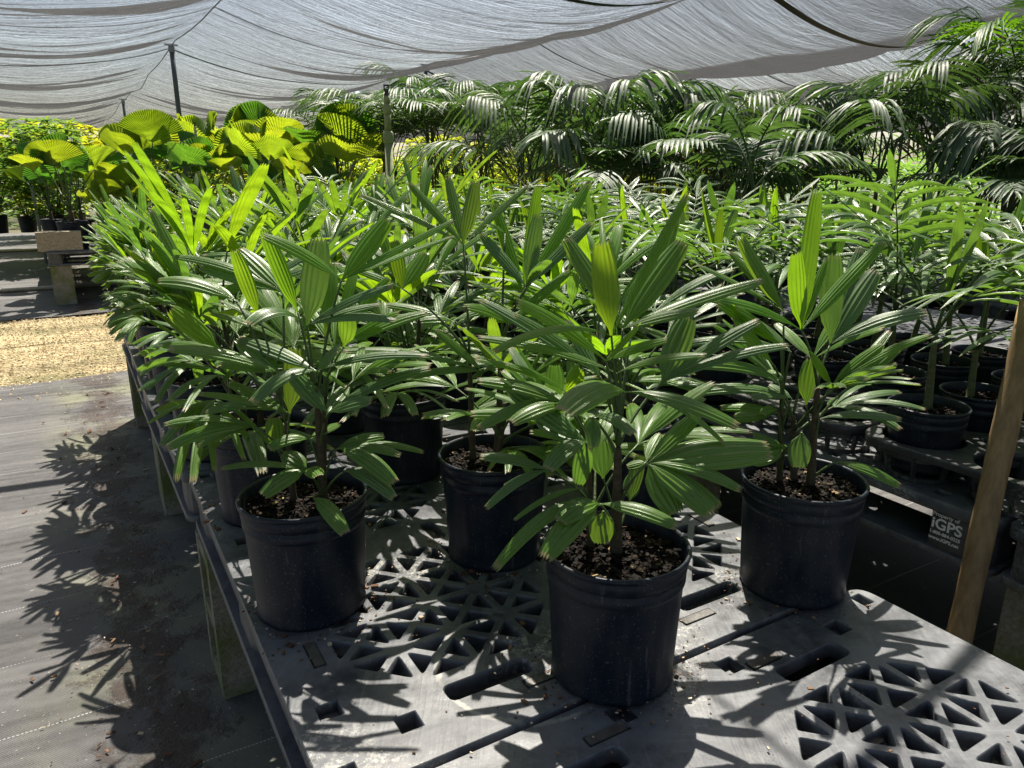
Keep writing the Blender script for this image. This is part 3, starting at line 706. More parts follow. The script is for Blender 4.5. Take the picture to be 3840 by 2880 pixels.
def deck_holes(rnd):
    H = []
    g = .1
    for cxx in (.292, .735):
        for cyy in (.347, .859):
            for ix in range(-3, 4):
                for iy in range(-3, 4):
                    if (ix + iy) % 2: continue
                    cc = (cxx + ix * g, cyy + iy * g)
                    cs = [(cc[0] + g, cc[1]), (cc[0], cc[1] + g), (cc[0] - g, cc[1]), (cc[0], cc[1] - g)]
                    for k in range(4):
                        tri = [cs[k], cs[(k + 1) % 4], cc]
                        cen = (sum(t[0] for t in tri) / 3 - cxx, sum(t[1] for t in tri) / 3 - cyy)
                        if math.hypot(*cen) > .215: continue
                        xl, xh, yl, yh = -.201, .201, -.201, .201
                        if any(not (xl < t[0] - cxx < xh and yl < t[1] - cyy < yh) for t in tri): continue
                        a_, b_, c_ = [Vector(t) for t in tri]; mid = (a_ + b_) / 2
                        for tt in ((a_, mid, c_), (mid, b_, c_)): H.append(rpoly(inset_tri(tt, .0060), .0055))
    def rect(x, y, w, h, r=.004): return rpoly([(x - w / 2, y - h / 2), (x + w / 2, y - h / 2), (x + w / 2, y + h / 2), (x - w / 2, y + h / 2)], r)
    for x in (.285, .745):
        H.append(rect(x, .105, .15, .040, .014)); H.append(rect(x, PY - .105, .15, .040, .014))
    for y in (.60,):
        H.append(rect(.415, y, .034, .084, .012)); H.append(rect(.60, y, .034, .084, .012))
    for x, y in ((.035, .032), (PX - .035, .032), (.035, PY - .032), (PX - .035, PY - .032)): H.append(rect(x, y, .03, .034, .003))
    for x, y, a in [(.14, .08, 1), (.47, .05, 1), (.56, .12, 1), (.88, .08, 1), (.05, .16, 0), (.05, .46, 0), (.05, .76, 0), (.962, .18, 0), (.962, .5, 0), (.962, .80, 0), (.16, 1.15, 1), (.40, 1.16, 1), (.62, 1.16, 1), (.86, 1.14, 1)]:
        H.append(rect(x, y, .036, .036, .002))
    G = [(.36, .064, .074, .022), (.68, .064, .074, .022), (.068, .30, .022, .074), (.957, .34, .022, .074), (.957, .66, .022, .074), (.068, .9, .022, .074), (.36, PY - .064, .074, .022), (.68, PY - .064, .074, .022)]
    for g in G: H.append(rect(*g, .002))
    return H, G
rr_ = random.Random(9)
HOL, GRIP = deck_holes(rr_)
outline = rpoly([(0, 0), (PX, 0), (PX, PY), (0, PY)], .035, 5)
def make_pallet(m, name='plastic_pallet'):
    root = empty(name, (0, 0, 0), ROT)
    part('top_deck', plate('top_deck', outline, HOL, .113, .029, m, .0018), root)
    sub = [rpoly([(x0, y0), (x1, y0), (x1, y1), (x0, y1)], .01) for (x0, x1) in ((.085, .48), (.53, .92)) for (y0, y1) in ((.075, .555), (.65, 1.14))]
    part('deck_liner', plate('deck_liner', rpoly([(.02, .02), (PX - .02, .02), (PX - .02, PY - .02), (.02, PY - .02)], .03), sub, .1195, .004, M['pallet_dark'], .0005), root)
    bh = []
    for x0, x1 in ((.17, .43), (.58, .84)):
        for y0, y1 in ((.19, .51), (.69, 1.01)): bh.append(rpoly([(x0, y0), (x1, y0), (x1, y1), (x0, y1)], .03))
    part('bottom_deck', plate('bottom_deck', outline, bh, 0, .018, m, .002), root)
    for ix, x in enumerate((.072, .505, PX - .072)):
        for iy, y in enumerate((.088, .602, PY - .088)):
            mb = MB(); mb.box((0, 0, 0), (.125, .155, .0955), bev=.03)
            part('column', mb.mesh('column', M['pallet_dark'], smooth=False), root, (x, y, .0655))
    for (x, y, a, b) in GRIP:
        mb = MB(); mb.box((0, 0, 0), (a - .006, b - .006, .018), bev=.003)
        part('grip_strip', mb.mesh('grip_strip', M['rubber'], smooth=False), root, (x, y, .1345))
    mb = MB(); mb.box((0, PY / 2, 0), (.004, PY - .1, .012)); mb.box((0, PY / 2, -.03), (.003, PY - .2, .006))
    return reg(root)
PAL = make_pallet(M['pallet'])
placed = [False]
def pallet(e1, e2, z, label, group, wob=0.0):
    o = PAL if not placed[0] else copy_tree(PAL)
    placed[0] = True
    rr = random.Random(int(e1 * 100 + e2 * 17))
    o.location = W(e1 + rr.uniform(-.006, .006), e2, z); o.rotation_euler = (R(rr.uniform(-.2, .2)), R(rr.uniform(-.2, .2)), ROT + R(rr.uniform(-.5, .5) if wob else 0))
    tag(o, label, 'pallet', group); return o
def block_mesh(name, m, dims, hollow=True, seed=0):
    mb = MB(); X_, Y_, Z_ = dims; rnd = random.Random(seed)
    if hollow:
        # block stood on end: two cores run through it sideways (x)
        mb.box((0, -Y_ / 2 + .02, 0), (X_, .04, Z_)); mb.box((0, Y_ / 2 - .02, 0), (X_, .04, Z_))
        for z in (-Z_ / 2 + .02, 0, Z_ / 2 - .02): mb.box((0, 0, z), (X_ - .002, Y_ - .081, .04))
    else: mb.box((0, 0, 0), dims, bev=.004)
    return mb.mesh(name, m, smooth=False)
BLK = block_mesh('concrete_block', M['block'], (.19, .19, .396))
BLKS = block_mesh('concrete_block', M['block'], (.19, .19, .396), False)
BLKC = block_mesh('concrete_block', M['block_clean'], (.19, .19, .396), False)
def block(e1, e2, z, label, group, me=BLK, rz=0.0, flat=False):
    o = part('concrete_block', me, None, W(e1, e2, z + .2), ROT + rz)
    if flat: o.rotation_euler = (R(90), 0, ROT + rz); o.location.z = z + .096
    return tag(o, label, 'concrete block', group)
def bench(nm, e2, e1list, legs=True, only_front=False):
    for k, e in enumerate(e1list):
        pallet(e, e2 + (max(0, .022 - .012 * k) if 'near palm' in nm else 0), .40, 'grey plastic pallet, %s from the front of %s' % (ORD[k], nm), 'plastic pallets of the benches', 1 if k else 0)
    n = len(e1list)
    if legs:
        for k, e in enumerate(e1list):
            for q, ee in enumerate((.11, .60, 1.09)):
                if (q == 0 and k > 0) or q == 1: continue
                for s, x in enumerate((.105, .905)):
                    nmq = ORD[k * 2 + q]
                    block(e + ee, e2 + x, .0, 'mossy upright block, %s under %s side of %s' % (nmq, ('left', 'right')[s], nm), 'concrete blocks under the benches', BLK if (k + q) % 2 else BLKS)
# near bench: the two front pallets meet at e1 = 0
bench('the near palm bench', 0.0, [-1.212, .004, 1.222, 2.44])
bench('the seedling bench with trays', 1.53, [-1.225, -.005, 1.22, 2.445, 3.67])
bench('the third bench', 3.05, [-.2, 1.02, 2.245, 3.47])
bench('the fourth bench', 4.57, [1.02, 2.245, 3.47])
bench('the fifth bench', 6.1, [1.02, 2.245, 3.47])
for q, e in enumerate([-.37, 1.15, 2.7, 4.25, 5.8, 7.35]):
    bench('the %s bench beyond the gravel' % ORD[q], e, [8.0, 9.23] if q else [8.0, 9.23, 10.45])
# ---------------------------------------------------------------- printed column on the seedling bench
def text_mesh(s, size, ext=.0004):
    cu = bpy.data.curves.new('t', 'FONT'); cu.body = s; cu.size = size; cu.extrude = ext; cu.offset = size * .02
    o = bpy.data.objects.new('t', cu); COL.objects.link(o)
    dg = bpy.context.evaluated_depsgraph_get(); dg.update()
    me = bpy.data.meshes.new_from_object(o.evaluated_get(dg)); bpy.data.objects.remove(o)
    me.materials.clear(); me.materials.append(M['white']); return me
tgt = None
for o in list(COL.objects):
    if o.name.startswith('plastic_pallet') and 'second from the front of the seedling' in str(o.get('label')): tgt = o
tgt['label'] = 'grey plastic pallet with white lettering on its corner column, second on the seedling bench'
rotm = Matrix(((0, 0, -1), (-1, 0, 0), (0, 1, 0))).to_4x4()   # text x -> -y, text y -> z, face -> -x
for (s, size, y, z) in [('Property of', .0135, .150, .0995), ('iGPS', .040, .150, .068), ('1-800-884-0225', .0115, .152, .053), ('www.iGPS.net', .0125, .152, .038)]:
    me = text_mesh(s, size)
    if s == 'iGPS': me.transform(Matrix.Shear('XY', 4, (0.0, 0.0)) if False else Matrix.Scale(.95, 4))
    o = part('lettering', me, tgt); o.matrix_local = Matrix.Translation((.0088, y, z)) @ rotm
mb = MB(); rnd = random.Random(3); y = 0.0
mb.box((.0, .0, 0), (.0008, .034, .052))
bar = part('barcode_label', mb.mesh('barcode_label', M['white'], smooth=False), tgt, (.0088, .042, .062))
mb = MB(); yy = -.015
while yy < .015:
    wv_ = rnd.choice([.0006, .0009, .0014]); mb.box((-.0007, yy, -.004), (.0006, wv_, .040)); yy += wv_ + rnd.choice([.0007, .0012])
part('bars', mb.mesh('bars', M['black'], smooth=False), bar)

# ---------------------------------------------------------------- carrier trays and seedling palms
def make_tray():
    root = empty('carrier_tray', (0, 0, 0), ROT); s = .235; nx, ny = 2, 4
    holes = []; mbk = MB()
    for ix in range(nx):
        for iy in range(ny):
            cx, cyy = (ix + .5) * s, (iy + .5) * s
            holes.append([Vector((cx + .100 * math.cos(R(22.5 * k)), cyy + .100 * math.sin(R(22.5 * k)))) for k in range(16)])
            for k in range(8):
                th = R(45 * k + 22)
                p0 = Vector((cx + .1035 * math.cos(th), cyy + .1035 * math.sin(th), .083)); p1 = Vector((cx + .085 * math.cos(th), cyy + .085 * math.sin(th), .004))
                mbk.tube([p0, p1], [.009, .006], 4)
            mbk.lathe([(.090, .0), (.090, .010), (.078, .010), (.078, .0)], 20, None, Vector((cx, cyy, 0)))
            mbk.lathe([(.1035, .055), (.1035, .072), (.1005, .072), (.1005, .055)], 20, None, Vector((cx, cyy, 0)))
    for ix in (1,):
        for iy in range(1, ny): holes.append([Vector((ix * s + .032 * math.cos(R(45 * k)), iy * s + .032 * math.sin(R(45 * k)))) for k in range(8)])
    ol = rpoly([(0, 0), (nx * s, 0), (nx * s, ny * s), (0, ny * s)], .09, 8)
    part('tray_frame', plate('tray_frame', ol, holes, .075, .020, M['tray'], .003), root)
    part('basket', mbk.mesh('basket', M['tray'], smooth=False), root)
    return reg(root)
TRAY = make_tray(); first = True
cells = []; TR = []
for a in range(6):
    for b in range(2):
        if a == 5 and b: continue
        e1 = -.56 + a * .955; e2 = 1.545 + b * .50
        o = TRAY if first else copy_tree(TRAY); first = False
        o.location = W(e1, e2, TOP + .002)
        tag(o, 'black plastic carrier tray, %s along the %s side of the seedling bench' % (ORD[a], ('aisle', 'far')[b]), 'plant tray', 'carrier trays on the seedling bench')
        for ix in range(2):
            for iy in range(4): cells.append((e1 + (iy + .5) * .235, e2 + (ix + .5) * .235, a, b, ix, iy))

def leaflet_frond(mb, P0, P1, P2, npair, ln, wd, droop, upref, vee=.25, r0=.004, tipl=.5, nu=4, folds=1, sweep=.6, rnd=random, startt=.25):
    k = 14; pts = [bez(P0, P1, P2, i / k) for i in range(k + 1)]
    mb.mi = 1; mb.tube(pts, [r0 * (1 - .75 * i / k) for i in range(k + 1)], 5); mb.mi = 0
    for i in range(npair):
        t = startt + (1 - startt) * (i + .4) / npair
        p = bez(P0, P1, P2, t); T = ((P1 - P0) * (1 - t) + (P2 - P1) * t).normalized()
        S = T.cross(upref).normalized(); Nn = S.cross(T)
        q = math.sin(math.pi * (.18 + .72 * (i + .5) / npair)) ** .6
        for sgn in (-1, 1):
            L_ = ln * q * rnd.uniform(.9, 1.08)
            D = (S * sgn + T * (sweep + .8 * (i / npair) ** 2) + Nn * vee).normalized()
            tip = p + D * L_ - UP * (droop * L_ * rnd.uniform(.7, 1.3))
            blade(mb, p, tip, wd * rnd.uniform(.85, 1.1), .10 + droop * .3, Nn if abs(Nn.z) > .05 else UP, nu=nu, folds=folds, blunt=.0, pinch=.35, rnd=rnd)
    tip = P2 + (P2 - P1).normalized() * ln * tipl
    blade(mb, P2, tip, wd, .05, upref, nu=nu, folds=folds, blunt=0, pinch=.3, rnd=rnd)

def make_seedling(seed, H=1.0):
    rnd = random.Random(seed); root = empty('seedling_palm', (0, 0, 0))
    pm, sm = SPOTS[seed % 3]; part('pot', pm, root); part('soil', sm, root)
    z0 = .135
    base = Vector((rnd.uniform(-.015, .015), rnd.uniform(-.015, .015), z0)); hh = rnd.uniform(.12, .2) * H
    top = base + Vector((rnd.uniform(-.02, .02), rnd.uniform(-.02, .02), hh))
    mb = MB(); mb.tube([base.lerp(top, i / 8) for i in range(9)], [.011 - .004 * i / 8 if i else .017 for i in range(9)], 9)
    part('stem', mb.mesh('stem', M['trunk_green']), root)
    nf = rnd.choice([4, 5, 5]); a0 = rnd.random() * 6.28
    for i in range(nf):
        q = i / (nf - 1); az = a0 + i * 2.3 + rnd.uniform(-.3, .3); el = R(30 + 50 * q)
        D = Vector((math.cos(az) * math.cos(el), math.sin(az) * math.cos(el), math.sin(el))); pl = rnd.uniform(.10, .19) * H
        hub = top + D * pl; outw = Vector((math.cos(az), math.sin(az), 0)); side = Vector((-math.sin(az), math.cos(az), 0))
        mb = MB()
        two = 1
        if rnd.random() < .25 or q > .8:   # two-lobed juvenile frond
            mb.mi = 1; mb.tube([top.lerp(hub, k / 4) for k in range(5)], [.005, .0045, .004, .0035, .002], 6); mb.mi = 0
            for sg in (-1, 1):
                sp = rnd.uniform(.12, .5)
                tip = hub + (D + side * sg * sp).normalized() * rnd.uniform(.17, .22) * H + (outw * .08 - UP * .12) * (1 - q)
                blade(mb, hub - D * .02, tip, rnd.uniform(.03, .045), .10, (UP - outw * .6).normalized(), nu=9, folds=4, blunt=.0, rnd=rnd)
        else:
            end = hub + (D * .8 + outw * .3).normalized() * .22 * H - UP * .04
            two = 0
            leaflet_frond(mb, top, hub + UP * .03, end, 5, .23 * H, .020, .45, (UP - outw * .2).normalized(), nu=6, folds=2, rnd=rnd, startt=.5)
        me = mb.mesh('frond', [M['leaf_new'] if q > .6 and two and rnd.random() < .3 else M['leaf_sil'], M['petiole']]); part('frond', me, root)
    return reg(root)
SEED = [make_seedling(300 + s, 1.0 + .1 * (s % 3)) for s in range(8)]
used = set(); crnd = random.Random(12); EMPTY = {(0, 0, 0, 2), (1, 0, 0, 0), (1, 0, 0, 1), (0, 1, 1, 1), (2, 0, 0, 2), (2, 1, 0, 0)}
for (e1, e2, a, b, ix, iy) in cells:
    if (a, b, ix, iy) in EMPTY or e1 < -.35 or crnd.random() < .02: continue
    k = crnd.randrange(8); o = SEED[k] if k not in used else copy_tree(SEED[k]); used.add(k)
    o.location = W(e1, e2, TOP + .02); o.rotation_euler = (0, 0, crnd.random() * 6.28); s = crnd.uniform(.92, 1.12); o.scale = (1, 1, 1)
    tag(o, 'young palm, %s tray from front, %s side, %s cell back, %s column' % (ORD[a], ('aisle', 'far')[b], ORD[iy], ('left', 'right')[ix]), 'seedling palm', 'young palms in trays')
for k in range(8):
    if k not in used:
        for ch in KIDS[SEED[k].name]: bpy.data.objects.remove(ch)
        bpy.data.objects.remove(SEED[k])

# ---------------------------------------------------------------- feather palms (kentia type)
def make_kentia(seed, H, spread, nf, upright=0.0, bright=.06):
    rnd = random.Random(seed); root = empty('feather_palm', (0, 0, 0)); nf += 1
    pm, sm = BPOTS[0]; part('pot', pm, root); part('soil', sm, root)
    nt_ = rnd.choice([2, 3]); tops = []
    for s in range(nt_):
        a = rnd.random() * 6.28; b = Vector((.05 * math.cos(a), .05 * math.sin(a), .2)); t = b + Vector((.05 * math.cos(a), .05 * math.sin(a), H * rnd.uniform(.22, .34)))
        mb = MB(); mb.tube([b.lerp(t, i / 8) for i in range(9)], [.022 - .009 * i / 8 for i in range(9)], 7); part('stem', mb.mesh('stem', M['trunk_green']), root); tops.append(t)
    for i in range(nf):
        q = i / (nf - 1); az = i * 2.4 + rnd.uniform(-.4, .4); t = tops[i % nt_]
        el = R(50 + 32 * q + rnd.uniform(-8, 8) + upright)
        outw = Vector((math.cos(az), math.sin(az), 0))
        Lr = H * rnd.uniform(.55, .8); hz = Lr * math.cos(el)
        P1 = t + outw * (hz * .5) + UP * (Lr * math.sin(el) * .95)
        P2 = P1 + outw * (spread * rnd.uniform(.75, 1.2) * (1.1 - .5 * q)) - UP * (Lr * rnd.uniform(.0, .38) * (1 - q * .8))
        mb = MB(); leaflet_frond(mb, t, P1, P2, 18, .43 * H / 1.5, .026, rnd.uniform(.3, .75) + (.35 if seed == 503 else 0), (UP - outw * .15).normalized(), vee=.2, sweep=.75, r0=.009, rnd=rnd, startt=.42, nu=4)
        part('frond', mb.mesh('frond', [M['kentia_new'] if rnd.random() < bright else M['kentia'], M['petiole']]), root)
    return reg(root)
KEN = [make_kentia(500, 1.95, .75, 8, 6), make_kentia(501, 1.75, .8, 7, 4), make_kentia(502, 1.9, .5, 9, 8, .35), make_kentia(503, 1.4, .65, 7), make_kentia(504, .95, .45, 6, 0, .0), make_kentia(505, 1.85, .75, 7, 8)]
kused = set(); krnd = random.Random(21)
def kentia(k, e1, e2, z, label, group, rz=None, sc=1.0):
    o = KEN[k] if k not in kused else copy_tree(KEN[k]); kused.add(k)
    o.location = W(e1, e2, z); o.rotation_euler = (0, 0, krnd.random() * 6.28 if rz is None else rz); o.scale = (sc,) * 3
    tag(o, label, 'feather palm', group)
# beyond the gravel aisle
n = 0
for r_, e1 in enumerate((8.35, 9.2, 10.0)):
    for c_ in range(13):
        e2 = 3.4 + c_ * .74 + (.3 if r_ % 2 else 0) + krnd.uniform(-.08, .08)
        if e2 > 13: continue
        k = krnd.choice([0, 1, 5, 1]) if c_ < 3 else krnd.choice([0, 1, 3, 5, 3])
        kentia(k, e1, e2, TOP + .002, 'tall dark feather palm beyond the gravel, %s row back, %s from the left' % (ORD[r_], ORD[c_]), 'feather palms beyond the gravel aisle', sc=krnd.uniform(.90, 1.04) if c_ > 1 else krnd.uniform(.95, 1.08))
# medium palms at the head of the third bench, rising in front of the far rows
for q, (k, e1, e2, sc) in enumerate([(3, 4.45, 3.12, 1.0), (3, 4.15, 3.62, 1.06), (3, 4.5, 3.95, .98), (3, 4.0, 4.65, 1.0), (3, 4.5, 4.85, 1.05), (3, 3.5, 3.75, .85)]):
    kentia(k, e1, e2, TOP + .002, 'medium feather palm at the head of the middle benches, %s from the left' % ORD[q], 'feather palms at the head of the middle benches', sc=sc)
# near side, right
for bi, (e2a, cnt, ks) in enumerate([(3.3, 2, [4, 4]), (4.8, 2, [4, 3]), (6.5, 1, [1, 0])]):
    for c_ in range(cnt):
        for r_, e1 in enumerate((1.3, 1.9, 2.5, 3.1, 3.7, 4.3)):
            if bi == 0 and (r_ < 2 or (r_ + c_) % 2): continue
            if bi == 2 and r_ > 3: continue
            k = krnd.choice(ks)
            kentia(k, e1 + krnd.uniform(-.1, .1), e2a + c_ * .5, TOP + .002, '%s feather palm on the %s bench, %s row, %s column' % (('small', 'medium', 'tall')[bi], ('third', 'fourth', 'fifth')[bi], ORD[r_], ('left', 'right')[c_]), 'feather palms on the right-hand benches', sc=krnd.uniform(.85, 1.05))
kentia(2, 2.5, 6.3, TOP + .002, 'tallest bright green feather palm reaching up to the shade cloth', 'feather palms on the right-hand benches', sc=.98)

# ---------------------------------------------------------------- round pleated fan palms (left middle)
def disc_leaf(mb, hub, D, r, nrm, cup=.12, ang=150, nth=72, rnd=random):
    S = D.cross(nrm).normalized(); Nn = S.cross(D).normalized(); rows = []
    nr = 5
    for i in range(nr + 1):
        t = (i / nr); row = []
        for j in range(nth + 1):
            th = R(-ang + 2 * ang * j / nth); rr = r * t * (1 - .12 * abs(math.sin(th / 2)) ** 4)
            if i == nr: rr *= (1.0 if j % 2 else .972)
            z = rr * (.022 * (1 if j % 2 else -1)) + cup * rr * abs(math.sin(th)) + .13 * r * t * t * math.sin(th * 2.3 + r * 40) + .04 * r * t * math.sin(th * 7 + r * 90)
            row.append(hub + D * (rr * math.cos(th)) + S * (rr * math.sin(th)) + Nn * z - UP * (.10 * r * t * t))
        rows.append(row)
    b0 = len(mb.v)
    for i in range(1, nr + 1):
        for j in range(nth + 1): mb.pl[b0 + i * (nth + 1) + j] = (b0, j)
    mb.grid(rows)
def make_licuala(seed, H, rl, nf, dark=.3, upright=0):
    rnd = random.Random(seed); root = empty('round_leaf_palm', (0, 0, 0))
    pm, sm = BPOTS[0]; part('pot', pm, root); part('soil', sm, root)
    b = Vector((0, 0, .2)); t = b + Vector((0, 0, H * .2)); mb = MB(); mb.tube([b.lerp(t, i / 6) for i in range(7)], [.028 - .008 * i / 6 for i in range(7)], 8)
    part('stem', mb.mesh('stem', M['stem']), root)
    for i in range(nf):
        q = i / (nf - 1); az = i * 2.4 + rnd.uniform(-.3, .3); el = R(32 + 45 * q + upright)
        outw = Vector((math.cos(az), math.sin(az), 0)); D = outw * math.cos(el) + UP * math.sin(el)
        pl = H * rnd.uniform(.48, .62); hub = t + D * pl; mb = MB(); mb.mi = 1
        mb.tube([bez(t, t + D * pl * .5 + UP * .03, hub, k / 6) for k in range(7)], [.008 - .003 * k / 6 for k in range(7)], 6); mb.mi = 0
        e2_ = el - R(6 - 14 * q); D2 = outw * math.cos(e2_) + UP * math.sin(e2_)
        disc_leaf(mb, hub, D2, rl * rnd.uniform(.85, 1.1), (UP - outw * .5 + Vector((rnd.uniform(-.3, .3), rnd.uniform(-.3, .3), 0))).normalized(), rnd=rnd, ang=rnd.choice([62, 75, 95]), cup=.28)
        part('fan_leaf', mb.mesh('fan_leaf', [M['licuala_dark'] if rnd.random() < dark else M['licuala'], M['petiole']]), root)
    return reg(root)
LIC = [make_licuala(700, 1.35, .45, 10, .5, 12), make_licuala(701, 1.1, .36, 8, .45, 8), make_licuala(702, .75, .27, 8, .4, 18), make_licuala(703, .5, .2, 8, .1)]
lused = set()
def licuala(k, e1, e2, z, label, group, sc=1.0, rz=0.0):
    o = LIC[k] if k not in lused else copy_tree(LIC[k]); lused.add(k)
    o.location = W(e1, e2, z); o.rotation_euler = (0, 0, rz); o.scale = (sc,) * 3
    tag(o, label, 'fan palm', group)
G = 'round-leaved fan palms beyond the gravel aisle'
for q, (k, e1, e2, sc, lab) in enumerate([
    (1, 8.9, .75, 1.05, 'round-leaved fan palm with dark side leaves, left of the bright cluster'),
    (1, 8.3, 1.7, 1.0, 'bright round-leaved fan palm in front of the tall pole'),
    (0, 8.9, 2.0, .93, 'tallest bright round-leaved fan palm in the middle of the cluster'),
    (1, 9.6, 2.5, .95, 'round-leaved fan palm with pale leaf tops behind the bright cluster'),
    (0, 8.3, 2.85, .92, 'dark green round-leaved fan palm with one leaf pointing up, right of the cluster'),
    (1, 8.0, 2.2, .8, 'low round-leaved fan palm half hidden behind the near bench palms'),
    (1, 9.5, 1.35, 1.1, 'round-leaved fan palm far back beside the thin riser'),
    (2, 10.0, .3, .95, 'round-leaved fan palm at the back of the left bench'),
    (2, 8.32, -.1, 1.1, 'small round-leaved fan palm in a black pot above the pale block'),
    (2, 9.1, -.0, 1.0, 'dark small round-leaved fan palm in the second row of the left bench'),
    (2, 9.9, -.3, .9, 'round-leaved fan palm with broad dark leaves at the far left'),
    (3, 8.35, .28, 1.0, 'low leafy plant in a black pot, second from the pale block'),
    (3, 8.5, .5, 1.1, 'low leafy plant in a black pot, behind the gap in the left bench'),
    (1, 10.4, 3.1, 1.0, 'round-leaved fan palm behind the thick sprinkler riser'),
    (2, 8.2, 1.2, 1.1, 'small round-leaved fan palm at the aisle edge left of the cluster')]):
    licuala(k, e1, e2, TOP + .002, lab, G, sc, q * 1.3)
# handwriting-like scrawl on the first pot of the left bench is left to its pot's dusty finish
# ---------------------------------------------------------------- bushy plants and far planting
def make_bush(seed, H, rad, nl, m, leaf=.10, wd=.03):
    rnd = random.Random(seed); root = empty('bushy_plant', (0, 0, 0))
    pm, sm = BPOTS[0]; part('pot', pm, root)
    mb = MB()
    for s in range(5):
        a = rnd.random() * 6.28; mb.tube([Vector((0, 0, .2)), Vector((rad * .3 * math.cos(a), rad * .3 * math.sin(a), H * .5)), Vector((rad * .7 * math.cos(a), rad * .7 * math.sin(a), H * .85))], [.012, .008, .004], 5)
    part('stem', mb.mesh('stem', M['stem']), root); mb = MB()
    for k in range(nl):
        u = rnd.random(); a = rnd.random() * 6.28; zz = .3 + (H - .3) * rnd.random() ** .7
        rr = rad * math.sqrt(u) * (1 - .5 * abs(zz / H - .6)); p = Vector((rr * math.cos(a), rr * math.sin(a), zz))
        for q in range(rnd.choice([4, 5, 6])):
            b = rnd.random() * 6.28; D = Vector((math.cos(b), math.sin(b), rnd.uniform(-.5, .3)))
            blade(mb, p, p + D.normalized() * leaf * rnd.uniform(.7, 1.2), wd, .12, UP, nu=3, folds=1, blunt=0, pinch=.3)
    part('foliage', mb.mesh('foliage', m), root); return reg(root)
BUSH = [make_bush(800, 1.6, .55, 230, M['far_green'], .15, .045), make_bush(801, 1.4, .6, 220, M['far'], .16, .05), make_bush(802, 1.1, .5, 200, M['far_green'], .16, .02)]
bused = set()
def bush(k, e1, e2, z, label, group, sc=1.0):
    o = BUSH[k] if k not in bused else copy_tree(BUSH[k]); bused.add(k)
    o.location = W(e1, e2, z); o.rotation_euler = (0, 0, e1 * 3 + e2); o.scale = (sc,) * 3
    tag(o, label, 'plant', group)
brnd = random.Random(31)
for q in range(7):
    bush(0 if q % 2 else 2, 11.6 + brnd.uniform(-.2, .3) + (q // 4) * 1.0, -1.0 + (q % 4) * .85 + brnd.uniform(-.15, .15), .45, 'soft green bushy plant far back left, %s row, %s from the left' % (ORD[q // 4], ORD[q % 4]), 'bushy plants at the back left', brnd.uniform(.95, 1.15))
for r_ in range(4):
    for c_ in range(17):
        e1 = 13.2 + r_ * 1.9 + brnd.uniform(-.3, .3); e2 = -1.2 + c_ * 1.15 + brnd.uniform(-.3, .3) + r_ * .3
        bush(1, e1, e2, .3, 'bright yellow-green bushy plant in far row %s, %s from the left' % (ORD[r_], ORD[c_]), 'bright plants in the far rows', brnd.uniform(.85, 1.3))
for q in range(8):
    bush((0, 2)[q % 2], 9.0 + q * 1.3, -3.3 + brnd.uniform(-.25, .25), .1, 'bushy plant along the left cross path, %s back' % ORD[q], 'plants beside the left cross path', brnd.uniform(.8, 1.1))
# far planting that reads as one mass
mb = MB(); frnd = random.Random(44)
for k in range(9000):
    e1 = 22 + frnd.random() * 10; e2 = -14 + frnd.random() * 62
    if k % 3 == 0: e2 = 15 + frnd.random() * 9; e1 = 2 + frnd.random() * 24
    z = .1 + 1.7 * frnd.random() ** .8 + .25 * math.sin(e2 * 1.3)
    p = W(e1, e2, z)
    for q in range(3):
        b = frnd.random() * 6.28; D = Vector((math.cos(b), math.sin(b), frnd.uniform(-.4, .5)))
        blade(mb, p, p + D * frnd.uniform(.25, .5), .12, .1, UP, nu=2, folds=1, blunt=0, pinch=.3)
tag(part('far_planting', mb.mesh('far_planting', M['far_green']), None), kind='stuff', label='distant green planting under the far shade cloth')

# ---------------------------------------------------------------- ground
def sheet(name, x0, x1, y0, y1, z, m, nx=1, ny=1, amp=0.0, kind='structure', edge=0.0):
    mb = MB(); rnd = random.Random(8); rows = []
    for j in range(ny + 1):
        row = []
        for i in range(nx + 1):
            x = x0 + (x1 - x0) * i / nx; y = y0 + (y1 - y0) * j / ny
            if edge and j in (0, ny): y += math.sin(x * 2.1) * edge + math.sin(x * 7.7 + j) * edge * .5
            row.append(Vector((x, y, (amp * (math.sin(x * 3.1 + y) * math.cos(y * 2.3) + .5 * math.sin(x * 9 + y * 5))) if amp and 0 < i < nx and 0 < j < ny else 0)))
        rows.append(row)
    mb.grid(rows); o = part(name, mb.mesh(name, m), None, Vector((C1.x, C1.y, z)), ROT)
    return tag(o, kind=kind)
sheet('ground', -120, 160, -60, 220, -.03, M['earth'])
sheet('ground_fabric', -9, 12, -4, 4.77, .004, M['fabric'], 160, 70, .004, edge=.03)
sheet('ground_fabric_beyond', -9, 14, 7.35, 19.6, .006, M['fabric'], 120, 60, .004, edge=.03)
sheet('gravel_path', -12, 14, 4.6, 7.6, -.012, M['gravel'], 200, 30, .008)
mb = MB(); grnd = random.Random(55)
def stone(mb, p, s, rnd):
    b = len(mb.v); k = [(1, 0, 0), (-1, 0, 0), (0, 1, 0), (0, -1, 0), (0, 0, 1), (0, 0, -1)]; a = rnd.random() * 6.28
    mt = Matrix.Rotation(a, 3, 'Z') @ Matrix.Rotation(rnd.uniform(-.5, .5), 3, 'X')
    for v in k: mb.v.append(p + mt @ Vector((v[0] * s * rnd.uniform(.7, 1.3), v[1] * s * rnd.uniform(.6, 1.1), v[2] * s * rnd.uniform(.4, .8))))
    for f in [(0, 2, 4), (2, 1, 4), (1, 3, 4), (3, 0, 4), (2, 0, 5), (1, 2, 5), (3, 1, 5), (0, 3, 5)]: mb.face(tuple(b + i for i in f))
